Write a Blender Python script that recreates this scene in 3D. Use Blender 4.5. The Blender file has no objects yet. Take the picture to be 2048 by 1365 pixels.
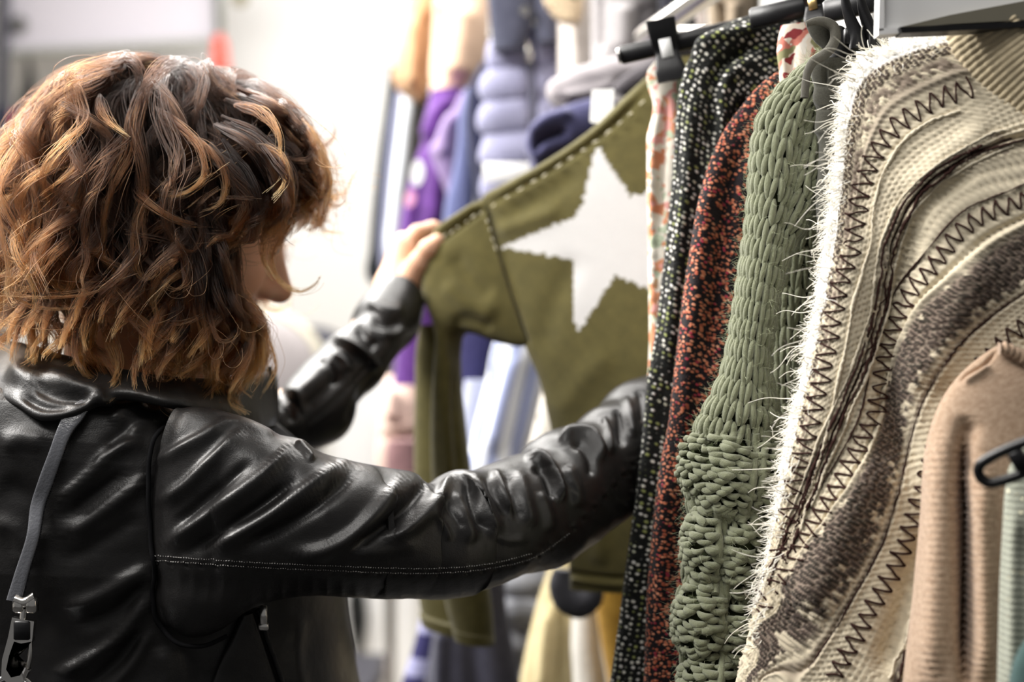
import bpy, math, random
import numpy as np
from mathutils import Vector
RNG = np.random.default_rng(7)
random.seed(7)
SC = bpy.context.scene
COL = SC.collection
F_PX, CX, CY, CAM_Z = 2844.4, 1024.0, 682.5, 1.38
EYE = np.array([0.0, 0.0, CAM_Z])

def P(x, y, d):
    """a point of the place: its bearing from the viewpoint and its distance d in metres"""
    return np.array([(x - CX) / F_PX * d, d, CAM_Z - (y - CY) / F_PX * d])

def PX(V):
    V = np.asarray(V)
    d = V[..., 1]
    return np.stack([CX + V[..., 0] / d * F_PX, CY - (V[..., 2] - CAM_Z) / d * F_PX], -1)

def pts3(pts, d=None):
    return np.array([P(p[0], p[1], p[2] if len(p) > 2 else d) for p in pts])

def spline(C, n, arc=True, ts=None):
    """centripetal-like Catmull-Rom through the control points, n samples"""
    C = np.asarray(C, float)
    m = len(C)
    if m == 2:
        t = np.linspace(0, 1, n)[:, None]
        return C[0] * (1 - t) + C[1] * t
    E = np.vstack([2 * C[0] - C[1], C, 2 * C[-1] - C[-2]])
    def ev(t):
        i = np.clip(np.floor(t).astype(int), 0, m - 2)
        f = (t - i)[:, None]
        p0, p1, p2, p3 = E[i], E[i + 1], E[i + 2], E[i + 3]
        l1 = np.linalg.norm(p2 - p1, axis=1, keepdims=True) + 1e-9
        l0 = np.linalg.norm(p1 - p0, axis=1, keepdims=True) + 1e-9
        l2 = np.linalg.norm(p3 - p2, axis=1, keepdims=True) + 1e-9
        m1 = ((p1 - p0) / l0 * l1 + (p2 - p1) / l1 * l0) / (l0 + l1) * l1
        m2 = ((p2 - p1) / l1 * l2 + (p3 - p2) / l2 * l1) / (l1 + l2) * l1
        f2, f3 = f * f, f * f * f
        return (2 * f3 - 3 * f2 + 1) * p1 + (f3 - 2 * f2 + f) * m1 + (-2 * f3 + 3 * f2) * p2 + (f3 - f2) * m2
    if not arc:
        return ev(np.linspace(0, m - 1, n) if ts is None else ts)
    tt = np.linspace(0, m - 1, max(400, n * 3))
    Q = ev(tt)
    L = np.concatenate([[0], np.cumsum(np.linalg.norm(np.diff(Q, axis=0), axis=1))])
    return ev(np.interp(np.linspace(0, L[-1], n), L, tt))

def hash3(i, j, k, seed):
    n = (i * 374761393 + j * 668265263 + k * 2147483647 + seed * 1274126177) & 0xFFFFFFFF
    n = ((n ^ (n >> 13)) * 1274126177) & 0xFFFFFFFF
    n = n ^ (n >> 16)
    return (n & 0xFFFFFF) / float(0xFFFFFF)

def noise3(p, scale=1.0, seed=0):
    """value noise in [-1,1]"""
    q = np.asarray(p, float) * scale
    b = np.floor(q).astype(np.int64)
    f = q - b
    f = f * f * (3 - 2 * f)
    out = 0
    for dx in (0, 1):
        for dy in (0, 1):
            for dz in (0, 1):
                w = (f[..., 0] if dx else 1 - f[..., 0]) * (f[..., 1] if dy else 1 - f[..., 1]) * (f[..., 2] if dz else 1 - f[..., 2])
                out = out + w * hash3(b[..., 0] + dx, b[..., 1] + dy, b[..., 2] + dz, seed)
    return out * 2 - 1

def noise2(a, b, seed=0):
    return noise3(np.stack([a, b, np.zeros_like(a) + seed * 3.7], -1), 1.0, seed)

def smooth(a, b, x):
    t = np.clip((x - a) / (b - a), 0, 1)
    return t * t * (3 - 2 * t)

def unit(v):
    return v / (np.linalg.norm(v, axis=-1, keepdims=True) + 1e-12)

# ---------------------------------------------------------------- mesh building
class MB:
    """collects pieces and links them as ONE mesh object"""
    def __init__(self):
        self.V, self.F, self.UV, self.C, self.M, self.n = [], [], [], [], [], 0
    def add(self, V, F, uv=None, col=None, mat=0):
        V = np.asarray(V, float).reshape(-1, 3)
        self.V.append(V)
        F = np.asarray(F, int)
        self.F.append(F + self.n)
        self.UV.append(np.zeros((len(V), 2)) if uv is None else np.asarray(uv, float).reshape(-1, 2))
        c = np.ones((len(V), 4))
        if col is not None:
            c[:, :3] = np.asarray(col, float).reshape(-1, 3) if np.ndim(col) > 1 else np.asarray(col)
        self.C.append(c)
        self.M.append(np.broadcast_to(np.asarray(mat), (len(F),)).copy())
        self.n += len(V)
        return self
    def build(self, name, mats, parent=None, smooth_shade=True):
        V = np.concatenate(self.V); UV = np.concatenate(self.UV); C = np.concatenate(self.C)
        lens = np.concatenate([np.full(len(f), f.shape[1]) for f in self.F])
        loops = np.concatenate([f.ravel() for f in self.F])
        me = bpy.data.meshes.new(name)
        me.vertices.add(len(V)); me.vertices.foreach_set('co', V.astype(np.float32).ravel())
        me.loops.add(len(loops)); me.loops.foreach_set('vertex_index', loops.astype(np.int32))
        me.polygons.add(len(lens))
        me.polygons.foreach_set('loop_start', np.concatenate([[0], np.cumsum(lens)[:-1]]).astype(np.int32))
        me.polygons.foreach_set('loop_total', lens.astype(np.int32))
        me.polygons.foreach_set('material_index', np.concatenate(self.M).astype(np.int32))
        me.polygons.foreach_set('use_smooth', np.full(len(lens), smooth_shade))
        uvl = me.uv_layers.new(name='UVMap')
        uvl.data.foreach_set('uv', UV[loops].astype(np.float32).ravel())
        ca = me.color_attributes.new('col', 'FLOAT_COLOR', 'POINT')
        ca.data.foreach_set('color', C.astype(np.float32).ravel())
        me.update(calc_edges=True); me.validate()
        for m in (mats if isinstance(mats, (list, tuple)) else [mats]):
            me.materials.append(m)
        o = bpy.data.objects.new(name, me)
        COL.objects.link(o)
        if parent is not None:
            o.parent = parent
        return o

def grid_faces(nv, nu, wrap=True):
    i = np.arange(nv - 1)[:, None]
    j = np.arange(nu if wrap else nu - 1)[None, :]
    j2 = (j + 1) % nu
    return np.stack([i * nu + j, i * nu + j2, (i + 1) * nu + j2, (i + 1) * nu + j], -1).reshape(-1, 4)

def grid_normals(V, wrap=True):
    dv = np.gradient(V, axis=0)
    if wrap:
        du = (np.roll(V, -1, 1) - np.roll(V, 1, 1)) / 2
    else:
        du = np.gradient(V, axis=1)
    return unit(np.cross(du, dv))

def add_grid(mb, V, wrap=True, uv=None, col=None, mat=0, cap=(True, True)):
    nv, nu = V.shape[:2]
    F = grid_faces(nv, nu, wrap)
    # outward orientation test
    N = grid_normals(V, wrap)
    if wrap:
        c = V.mean(1, keepdims=True)
        s = np.sum((V - c) * N)
    else:
        s = np.sum((EYE - V) * N)
    if s > 0:
        pass
    else:
        F = F[:, ::-1]
    if uv is None:
        uv = np.zeros((nv * nu, 2))
    b = mb.n
    mb.add(V, F, uv, col, mat)
    if wrap:
        for e, r in ((0, 0), (1, nv - 1)):
            if cap[e]:
                ring = V[r]
                ctr = ring.mean(0)
                cc = None
                vv = np.vstack([ring, (ring * .4 + ctr * .6), ctr[None]])
                j = np.arange(nu); j2 = (j + 1) % nu
                q = np.stack([j, j2, nu + j2, nu + j], -1)
                t = np.stack([nu + j, nu + j2, np.full(nu, 2 * nu)], -1)
                if (e == 0) == (s > 0):
                    q, t = q[:, ::-1], t[:, ::-1]
                uvr = np.asarray(uv).reshape(nv, nu, 2)[r]
                uvv = np.vstack([uvr, uvr, uvr.mean(0)[None]])
                cv = None
                if col is not None and np.ndim(col) > 1:
                    cr = np.asarray(col).reshape(nv, nu, 3)[r]
                    cv = np.vstack([cr, cr, cr.mean(0)[None]])
                elif col is not None:
                    cv = col
                m = mat if np.ndim(mat) == 0 else int(np.asarray(mat).ravel()[0])
                mb.add(vv, q, uvv, cv, m)
                n0 = mb.n - len(vv)
                mb.F.append(t + n0); mb.M.append(np.full(len(t), m))
    return mb

def frames(C):
    """parallel transport frames along a polyline"""
    T = unit(np.gradient(C, axis=0))
    ref = np.array([0, 0, 1.0]) if abs(T[0, 2]) < .9 else np.array([1.0, 0, 0])
    a = unit(np.cross(T[0], ref))
    A = np.zeros_like(C); A[0] = a
    for i in range(1, len(C)):
        a = a - T[i] * np.dot(a, T[i])
        a = a / (np.linalg.norm(a) + 1e-12)
        A[i] = a
    return T, A, np.cross(T, A)

def tube_grid(C, r, nu=10, flat=1.0, up=None):
    """swept tube; r scalar or array; flat squeezes along the second axis"""
    C = np.asarray(C, float)
    T, A, B = frames(C)
    if up is not None:
        A = unit(np.cross(T, np.asarray(up, float)[None])); B = np.cross(T, A)
    r = np.broadcast_to(np.asarray(r, float), (len(C),))[:, None, None]
    th = np.linspace(0, 2 * np.pi, nu, endpoint=False)[None, :, None]
    return C[:, None] + r * (np.cos(th) * A[:, None] + np.sin(th) * flat * B[:, None])

def add_tube(mb, C, r, nu=10, n=None, flat=1.0, mat=0, col=None, up=None):
    C = np.asarray(C, float)
    if n:
        C = spline(C, n)
        if np.ndim(r):
            r = np.interp(np.linspace(0, 1, n), np.linspace(0, 1, len(r)), r)
    return add_grid(mb, tube_grid(C, r, nu, flat, up), True, None, col, mat)

def add_box(mb, c, half, axes=None, mat=0, col=None, bev=0.0):
    """box with chamfered edges"""
    c = np.asarray(c, float); half = np.asarray(half, float)
    ax = np.eye(3) if axes is None else np.asarray(axes, float)
    b = min(bev if bev else min(half) * .15, min(half) * .9)
    V = []
    for z in (-half[2], -half[2] + b, half[2] - b, half[2]):
        ins = b if abs(z) == half[2] else 0
        hx, hy = half[0] - ins, half[1] - ins
        k = b if not ins else b * .4
        V.append([(hx, -hy + k, z), (hx, hy - k, z), (hx - k, hy, z), (-hx + k, hy, z), (-hx, hy - k, z), (-hx, -hy + k, z), (-hx + k, -hy, z), (hx - k, -hy, z)])
    V = np.array(V) @ ax + c
    return add_grid(mb, V, True, None, col, mat)

def extrude_poly(mb, poly, depth_vec, mat=0, col=None):
    """closed prism from a 3D polygon"""
    poly = np.asarray(poly, float); n = len(poly)
    V = np.stack([poly, poly + np.asarray(depth_vec)])
    return add_grid(mb, V, True, None, col, mat)

def loft(outer, inner, nv, nu, thick, pw=2.0, arc=True, dens=1.0, split=None):
    """tube between two edge curves (3D control points). returns grid, uv (metres), rows.
    ring starts at the inner edge; the half facing the viewpoint comes first"""
    O = spline(outer, nv, arc); I = spline(inner, nv, arc)
    c = (O + I) / 2; w = (I - O) / 2
    T = unit(np.gradient(c, axis=0))
    n = unit(np.cross(w, T))
    n[np.sum(n * (EYE - c), -1) < 0] *= -1
    for _ in range(6):
        n[1:-1] = unit((n[:-2] + n[1:-1] + n[2:]))
    if split is None:
        th = np.linspace(0, 2 * np.pi, nu, endpoint=False)
    else:
        a = np.linspace(0, np.pi * 1.25, int(nu * split), endpoint=False)
        b = np.linspace(np.pi * 1.25, 2 * np.pi, nu - len(a), endpoint=False)
        th = np.concatenate([a, b])
    cs, sn = np.cos(th), np.sin(th)
    e = 2.0 / pw
    cs = np.sign(cs) * np.abs(cs) ** e; sn = np.sign(sn) * np.abs(sn) ** e
    t = np.asarray(thick, float)
    if t.ndim:
        t = np.interp(np.linspace(0, 1, nv), np.linspace(0, 1, len(t)), t)
    t = np.broadcast_to(t, (nv,))[:, None, None]
    V = c[:, None] + w[:, None] * cs[None, :, None] + n[:, None] * t * sn[None, :, None]
    uv = loft_uv(V, th)
    return V, uv

def loft_uv(V, th=None):
    """s: distance round the ring from the outer edge; h: distance down the rows"""
    nv, nu = V.shape[:2]
    seg = np.linalg.norm(np.diff(V, axis=1), axis=2)
    s = np.concatenate([np.zeros((nv, 1)), np.cumsum(seg, 1)], 1)
    k = nu // 2 if th is None else int(np.argmin(np.abs(th - np.pi)))
    s = s[:, k:k + 1] - s
    c = V[:, k // 2]
    h = np.concatenate([[0], np.cumsum(np.linalg.norm(np.diff(c, axis=0), axis=1))])
    return np.stack([s, np.broadcast_to(h[:, None], s.shape)], -1)

def sculpt(V, strokes, wrap=True, back=0.0):
    """push the surface along its normal in ridges and creases: stroke = (points, width, height[, width on the other side[, taper]])
    points are bearings; only the side turned to the viewpoint is worked"""
    N = grid_normals(V, wrap)
    if wrap:
        if np.sum((V - V.mean(1, keepdims=True)) * N) < 0: N = -N
    elif np.sum((EYE - V) * N) < 0:
        N = -N
    face = smooth(-.25, .2, np.sum(N * unit(EYE - V), -1))
    q = PX(V).reshape(-1, 2)
    D = np.zeros(len(q))
    for st in strokes:
        pl, w1, amp = st[0], st[1], st[2]
        w2 = st[3] if len(st) > 3 and st[3] else w1
        tp = st[4] if len(st) > 4 else .22
        C = spline(np.array(pl, float), 40)
        R = 3 * max(w1, w2)
        m = np.where((q[:, 0] > C[:, 0].min() - R) & (q[:, 0] < C[:, 0].max() + R) & (q[:, 1] > C[:, 1].min() - R) & (q[:, 1] < C[:, 1].max() + R))[0]
        if not len(m): continue
        T = unit(np.gradient(C, axis=0))
        for k0 in range(0, len(m), 20000):
            mm = m[k0:k0 + 20000]
            dd = q[mm][:, None] - C[None]
            d2 = (dd ** 2).sum(-1)
            k = d2.argmin(1)
            dist = np.sqrt(d2[np.arange(len(mm)), k])
            dv = dd[np.arange(len(mm)), k]
            side = T[k, 0] * dv[:, 1] - T[k, 1] * dv[:, 0]
            w = np.where(side > 0, w1, w2)
            t = k / 39.0
            tap = smooth(0, tp, t) * smooth(0, tp, 1 - t) if tp > 0 else 1.0
            D[mm] += amp * tap * np.exp(-(dist / w) ** 2)
    D = D.reshape(V.shape[:2]) * face
    return V + N * D[..., None]

# ---------------------------------------------------------------- tagging
def tag(o, label=None, cat=None, group=None, kind=None):
    if label: o['label'] = label
    if cat: o['category'] = cat
    if group: o['group'] = group
    if kind: o['kind'] = kind
    return o

def empty(name, loc=(0, 0, 0)):
    o = bpy.data.objects.new(name, None); COL.objects.link(o); o.location = [float(v) for v in loc]
    o.empty_display_size = .05
    return o

def adopt(root, child):
    """parent a part built in world coordinates"""
    child.parent = root
    child.matrix_parent_inverse.identity()
    child.location = [-v for v in root.location]
    return child

def curves_obj(name, P3, R, mat, colors=None, parent=None):
    """strands as one hair-curves object: P3 (n, k, 3), R (n, k)"""
    n, k = P3.shape[:2]
    hc = bpy.data.hair_curves.new(name)
    hc.add_curves([k] * n)
    hc.attributes['position'].data.foreach_set('vector', P3.astype(np.float32).ravel())
    ra = hc.attributes.get('radius') or hc.attributes.new('radius', 'FLOAT', 'POINT')
    ra.data.foreach_set('value', R.astype(np.float32).ravel())
    if colors is not None:
        ca = hc.attributes.new('col', 'FLOAT_COLOR', 'POINT')
        c = np.ones((n * k, 4), np.float32); c[:, :3] = colors.reshape(-1, 3)
        ca.data.foreach_set('color', c.ravel())
    hc.materials.append(mat)
    o = bpy.data.objects.new(name, hc); COL.objects.link(o)
    if parent is not None: o.parent = parent
    return o

# ---------------------------------------------------------------- signed distance fields
def smin(a, b, k):
    h = np.clip(.5 + .5 * (b - a) / k, 0, 1)
    return b * (1 - h) + a * h - k * h * (1 - h)

class Field:
    def __init__(self, xs, ys, zs):
        self.ax = (np.asarray(xs), np.asarray(ys), np.asarray(zs))
        self.F = np.full([len(a) for a in self.ax], .2, np.float32)
    def region(self, lo, hi):
        sl = tuple(slice(max(0, np.searchsorted(a, l) - 1), min(len(a), np.searchsorted(a, h) + 1)) for a, l, h in zip(self.ax, lo, hi))
        G = np.meshgrid(*[a[s] for a, s in zip(self.ax, sl)], indexing='ij')
        return sl, np.stack(G, -1)
    def put(self, sl, d, k, sub=False):
        cur = self.F[sl]
        if sub:
            self.F[sl] = -smin(-cur, d, k)
        else:
            self.F[sl] = smin(cur, d, k) if k > 0 else np.minimum(cur, d)
    def cap(self, a, b, ra, rb, k=.01, sub=False):
        a, b = np.asarray(a, float), np.asarray(b, float)
        m = max(ra, rb) + .03 + k
        sl, G = self.region(np.minimum(a, b) - m, np.maximum(a, b) + m)
        if G.size == 0: return
        ab = b - a
        t = np.clip(((G - a) @ ab) / (ab @ ab + 1e-12), 0, 1)
        d = np.linalg.norm(G - a - t[..., None] * ab, axis=-1) - (ra + (rb - ra) * t)
        self.put(sl, d, k, sub)
    def ell(self, c, r, M=None, k=.01, sub=False):
        c, r = np.asarray(c, float), np.asarray(r, float)
        M = np.eye(3) if M is None else np.asarray(M, float)   # rows: axes
        m = max(r) + .03 + k
        sl, G = self.region(c - m, c + m)
        if G.size == 0: return
        q = (G - c) @ M.T
        k0 = np.linalg.norm(q / r, axis=-1); k1 = np.linalg.norm(q / (r * r), axis=-1) + 1e-9
        self.put(sl, k0 * (k0 - 1) / k1, k, sub)
    def mesh(self):
        F = self.F
        S = F < 0
        nx, ny, nz = F.shape
        cnt = np.zeros((nx - 1, ny - 1, nz - 1), np.int8)
        for dx in (0, 1):
            for dy in (0, 1):
                for dz in (0, 1):
                    cnt += S[dx:nx - 1 + dx, dy:ny - 1 + dy, dz:nz - 1 + dz]
        ci, cj, ck = np.where((cnt > 0) & (cnt < 8))
        idx = -np.ones(cnt.shape, np.int64); idx[ci, cj, ck] = np.arange(len(ci))
        acc = np.zeros((len(ci), 3)); num = np.zeros(len(ci))
        offs = [(x, y, z) for x in (0, 1) for y in (0, 1) for z in (0, 1)]
        for a in offs:
            for ax in range(3):
                if a[ax]: continue
                b = list(a); b[ax] = 1
                fa = F[ci + a[0], cj + a[1], ck + a[2]]; fb = F[ci + b[0], cj + b[1], ck + b[2]]
                m = (fa < 0) != (fb < 0)
                t = np.where(m, fa / np.where(m, fa - fb, 1), 0)
                pa = np.stack([self.ax[0][ci + a[0]], self.ax[1][cj + a[1]], self.ax[2][ck + a[2]]], -1)
                pb = np.stack([self.ax[0][ci + b[0]], self.ax[1][cj + b[1]], self.ax[2][ck + b[2]]], -1)
                acc += np.where(m[:, None], pa + (pb - pa) * t[:, None], 0); num += m
        V = acc / num[:, None]
        Q = []
        for ax in range(3):
            sa = [slice(1, -1)] * 3; sb = [slice(1, -1)] * 3
            sa[ax] = slice(0, -1); sb[ax] = slice(1, None)
            A, B = S[tuple(sa)], S[tuple(sb)]
            e = np.argwhere(A != B)
            if not len(e): continue
            sgn = A[tuple(e.T)]
            o1, o2 = [(1, 2), (2, 0), (0, 1)][ax]
            base = e.copy()
            for o in range(3):
                if o != ax: base[:, o] += 1
            def cell(d1, d2):
                c = base.copy(); c[:, o1] -= d1; c[:, o2] -= d2
                return idx[c[:, 0], c[:, 1], c[:, 2]]
            q = np.stack([cell(1, 1), cell(0, 1), cell(0, 0), cell(1, 0)], -1)
            q[~sgn] = q[~sgn][:, ::-1]
            Q.append(q)
        Q = np.concatenate(Q)
        return V, Q[(Q >= 0).all(1)]
# ---------------------------------------------------------------- materials (all procedural)
class NT:
    def __init__(self, name):
        self.m = bpy.data.materials.new(name); self.m.use_nodes = True
        self.t = self.m.node_tree; self.t.nodes.clear()
        self.out = self.t.nodes.new('ShaderNodeOutputMaterial')
    def n(self, typ, **kw):
        nd = self.t.nodes.new('ShaderNode' + typ)
        for k, v in kw.items():
            if k.startswith('i_'):
                nd.inputs[k[2:].replace('_', ' ')].default_value = v
            else:
                setattr(nd, k, v)
        return nd
    def l(self, a, b):
        self.t.links.new(a, b)
    def math(self, op, a, b=None, c=None, clamp=False):
        nd = self.t.nodes.new('ShaderNodeMath'); nd.operation = op; nd.use_clamp = clamp
        for i, v in enumerate((a, b, c)):
            if v is None: continue
            if isinstance(v, (int, float)): nd.inputs[i].default_value = v
            else: self.l(v, nd.inputs[i])
        return nd.outputs[0]
    def mix(self, f, a, b, mode='MIX'):
        nd = self.t.nodes.new('ShaderNodeMix'); nd.data_type = 'RGBA'; nd.blend_type = mode
        for s, v in ((nd.inputs[0], f), (nd.inputs[6], a), (nd.inputs[7], b)):
            if hasattr(v, 'type'): self.l(v, s)
            elif isinstance(v, (int, float)): s.default_value = v
            else: s.default_value = (*v[:3], 1)
        return nd.outputs[2]
    def ramp(self, f, stops, interp='LINEAR'):
        nd = self.t.nodes.new('ShaderNodeValToRGB'); cr = nd.color_ramp; cr.interpolation = interp
        while len(cr.elements) < len(stops): cr.elements.new(.5)
        for e, (p, c) in zip(cr.elements, stops):
            e.position = p; e.color = (*c[:3], 1)
        self.l(f, nd.inputs[0])
        return nd.outputs[0]
    def uv(self, scale=(1, 1, 1), rot=0.0):
        tc = self.n('TexCoord'); mp = self.n('Mapping')
        mp.inputs['Scale'].default_value = scale; mp.inputs['Rotation'].default_value = (0, 0, rot)
        self.l(tc.outputs['UV'], mp.inputs[0]); return mp.outputs[0]
    def obj(self, scale=(1, 1, 1)):
        tc = self.n('TexCoord'); mp = self.n('Mapping'); mp.inputs['Scale'].default_value = scale
        self.l(tc.outputs['Object'], mp.inputs[0]); return mp.outputs[0]
    def noise(self, vec, scale, detail=3, rough=.55, out=0):
        nd = self.n('TexNoise'); nd.inputs['Scale'].default_value = scale; nd.inputs['Detail'].default_value = detail
        nd.inputs['Roughness'].default_value = rough; self.l(vec, nd.inputs['Vector']); return nd.outputs[out]
    def voro(self, vec, scale, rnd=1.0, feature='F1'):
        nd = self.n('TexVoronoi'); nd.feature = feature; nd.inputs['Scale'].default_value = scale
        nd.inputs['Randomness'].default_value = rnd; self.l(vec, nd.inputs['Vector']); return nd
    def bump(self, h, strength, dist, prev=None):
        nd = self.n('Bump'); nd.inputs['Strength'].default_value = strength; nd.inputs['Distance'].default_value = dist
        self.l(h, nd.inputs['Height'])
        if prev is not None: self.l(prev, nd.inputs['Normal'])
        return nd.outputs[0]
    def attr(self, name='col'):
        nd = self.n('Attribute'); nd.attribute_name = name; return nd.outputs['Color']
    def finish(self, color, rough=.8, normal=None, spec=.3, sheen=0.0, metal=0.0, coat=0.0, trans=0.0, sss=0.0, emit=None, **kw):
        b = self.n('BsdfPrincipled')
        def put(k, v):
            s = b.inputs[k]
            if hasattr(v, 'type') and hasattr(v, 'is_linked'): self.l(v, s)
            elif isinstance(v, (tuple, list)): s.default_value = (*v[:3], 1) if len(s.default_value) == 4 else v
            else: s.default_value = v
        put('Base Color', color); put('Roughness', rough); put('Specular IOR Level', spec); put('Metallic', metal)
        if normal is not None: put('Normal', normal)
        if sheen: put('Sheen Weight', sheen); put('Sheen Roughness', .5)
        if coat: put('Coat Weight', coat); put('Coat Roughness', .1)
        if trans: put('Transmission Weight', trans)
        if sss:
            put('Subsurface Weight', sss); put('Subsurface Radius', (.012, .005, .003)); put('Subsurface Scale', 1.0)
        if emit: put('Emission Color', emit[0]); put('Emission Strength', emit[1])
        self.l(b.outputs[0], self.out.inputs[0])
        return self.m

def srgb(r, g=None, b=None):
    if g is None: r, g, b = r
    return tuple(((v / 255) / 12.92 if v / 255 <= .04045 else ((v / 255 + .055) / 1.055) ** 2.4) for v in (r, g, b))

def plain(name, col, rough=.5, spec=.4, metal=0.0, bump=0.0, bs=300, var=.0, coat=0.0):
    t = NT(name)
    v = t.obj()
    c = col
    if var:
        c = t.mix(t.noise(v, bs * .1, 3), tuple(x * (1 - var) for x in col), tuple(min(1, x * (1 + var)) for x in col))
    nrm = t.bump(t.noise(v, bs, 3), bump, .002) if bump else None
    return t.finish(c, rough, nrm, spec, metal=metal, coat=coat)

def cloth(name, col, col2=None, scale=900, bump=.35, rib=0.0, sheen=.15, blotch=0.0, col3=None, spec=.15):
    """woven or fine knitted cloth; pattern sizes in metres on the cloth itself"""
    t = NT(name)
    v = t.uv()
    n1 = t.noise(v, scale, 4, .7)
    base = t.mix(t.math('MULTIPLY_ADD', n1, 2.6, -.8, True), col, col2 or tuple(x * .72 for x in col))
    if blotch:
        base = t.mix(t.math('MULTIPLY', t.noise(v, 25, 3), blotch), base, col3 or tuple(min(1, x * 1.3) for x in col))
    h = n1
    if rib:
        w = t.n('TexWave'); w.inputs['Scale'].default_value = rib; w.bands_direction = 'Y'; w.inputs['Distortion'].default_value = .6
        t.l(v, w.inputs['Vector'])
        h = t.math('ADD', t.math('MULTIPLY', n1, .5), w.outputs['Fac'])
    return t.finish(base, .9, t.bump(h, bump, .0012), spec, sheen)

def col_cloth(name, scale=1200, bump=.4, var=.2, sheen=.2, stretch=(1, 1, 1)):
    """cloth whose yarn colours are set stitch by stitch"""
    t = NT(name)
    v = t.uv(stretch)
    n1 = t.noise(v, scale, 4, .7)
    c = t.mix(t.math('MULTIPLY', n1, var * 2), t.attr(), (0, 0, 0))
    return t.finish(c, .9, t.bump(n1, bump, .001), .15, sheen)

def tweed(name, base, flecks, su=150, sv=210, thr=.42, rot=0.0, soft=.12, bump=.9, rnd=.75, dens=1.0):
    """dark cloth with coloured nubs on a jittered lattice"""
    t = NT(name)
    v = t.uv((su, sv, 1), rot)
    vo = t.voro(v, 1.0, rnd)
    d = vo.outputs['Distance']
    nub = t.math('SUBTRACT', 1.0, t.math('DIVIDE', t.math('SUBTRACT', d, thr - soft, None, False), soft), None, True)
    sep = t.n('SeparateColor'); t.l(vo.outputs['Color'], sep.inputs[0])
    fc = t.ramp(sep.outputs[0], flecks, 'CONSTANT')
    if dens < 1:
        nub = t.math('MULTIPLY', nub, t.math('LESS_THAN', sep.outputs[1], dens))
    fine = t.noise(v, 2.5, 3)
    c = t.mix(nub, t.mix(fine, tuple(x * .5 for x in base), tuple(x * 1.5 for x in base)), fc)
    h = t.math('ADD', t.math('MULTIPLY', nub, 1.0), t.math('MULTIPLY', fine, .5))
    return t.finish(c, .85, t.bump(h, bump, .0022), .15, .1)

def leather(name='black_leather'):
    t = NT(name)
    v = t.obj()
    vo = t.voro(v, 520, 1.0, 'DISTANCE_TO_EDGE')
    grain = t.math('MINIMUM', t.math('MULTIPLY', vo.outputs['Distance'], 4.0), 1.0)
    n1 = t.noise(v, 60, 4, .6)
    n2 = t.noise(v, 14, 3, .5)
    b1 = t.bump(n2, .22, .010)
    b2 = t.bump(n1, .16, .004, b1)
    b3 = t.bump(grain, .07, .0008, b2)
    r = t.math('MULTIPLY_ADD', t.noise(v, 30, 4), .24, .27)
    return t.finish(t.mix(n1, (.008, .0075, .0075), (.016, .015, .015)), r, b3, .42)

M = {}
M['leather'] = leather()
M['leather_strap'] = plain('strap_leather', (.095, .098, .11), .25, .75, bump=.2, bs=500)
M['thread'] = plain('seam_thread', (.30, .29, .28), .8, .2)
M['lining'] = plain('dark_lining', (.008, .008, .009), .85, .1)
M['chrome'] = plain('polished_metal', (.75, .73, .70), .18, .5, metal=1.0)
M['brass'] = plain('brass', (.6, .42, .18), .3, .5, metal=1.0)
M['black_plastic'] = plain('black_plastic', (.006, .006, .007), .36, .32, bump=.05, bs=200)
M['white_paper'] = plain('white_card', (.86, .86, .86), .6, .3)
M['skin'] = None
def skin():
    t = NT('skin')
    v = t.obj()
    n = t.noise(v, 90, 4)
    c = t.mix(t.noise(v, 18, 3), srgb(226, 176, 146), srgb(232, 190, 160))
    c = t.mix(1.0, c, t.attr(), 'MULTIPLY')
    return t.finish(c, .48, t.bump(n, .12, .0012), .35, sss=.12)
M['skin'] = skin()
M['eye_white'] = plain('eye_white', (.8, .78, .75), .15, .6)
M['iris'] = plain('dark_iris', (.03, .018, .01), .1, .6)
M['denim'] = cloth('dark_trousers', (.012, .012, .016), None, 700)
def hair_mat():
    t = NT('hair')
    h = t.n('BsdfHairPrincipled')
    h.model = 'CHIANG'; h.parametrization = 'COLOR'
    t.l(t.attr(), h.inputs['Color'])
    h.inputs['Roughness'].default_value = .5
    h.inputs['Radial Roughness'].default_value = .6
    h.inputs['IOR'].default_value = 1.42
    t.l(h.outputs[0], t.out.inputs[0])
    return t.m
M['hair'] = hair_mat()
def yarn_hair(name, col, rough=.9):
    t = NT(name)
    return t.finish(t.attr(), rough, None, .1)
M['fuzz'] = yarn_hair('fuzz_yarn', None)
# ---------------------------------------------------------------- camera, light, room
cam = bpy.data.cameras.new('camera'); camo = bpy.data.objects.new('camera', cam); COL.objects.link(camo)
camo.location = (0, 0, CAM_Z); camo.rotation_euler = (math.pi / 2, 0, 0)
cam.sensor_width = 36; cam.lens = 50; cam.clip_start = .05; cam.clip_end = 60
cam.dof.use_dof = True; cam.dof.focus_distance = 1.055; cam.dof.aperture_fstop = 2.7; cam.dof.aperture_blades = 7
SC.camera = camo
SC.view_settings.view_transform = 'Standard'; SC.view_settings.look = 'None'
SC.view_settings.gamma = 1; SC.view_settings.use_curve_mapping = False
SC.view_settings.exposure = 0.12
SC.cycles.max_bounces = 8; SC.cycles.diffuse_bounces = 3; SC.cycles.glossy_bounces = 3; SC.cycles.transparent_max_bounces = 8
SC.cycles.transmission_bounces = 5; SC.cycles.caustics_reflective = False; SC.cycles.caustics_refractive = False
SC.cycles.sample_clamp_indirect = 6
w = bpy.data.worlds.new('shop_ambience'); SC.world = w; w.use_nodes = True
w.node_tree.nodes['Background'].inputs[0].default_value = (1.0, .98, .96, 1)
w.node_tree.nodes['Background'].inputs[1].default_value = .14

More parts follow.
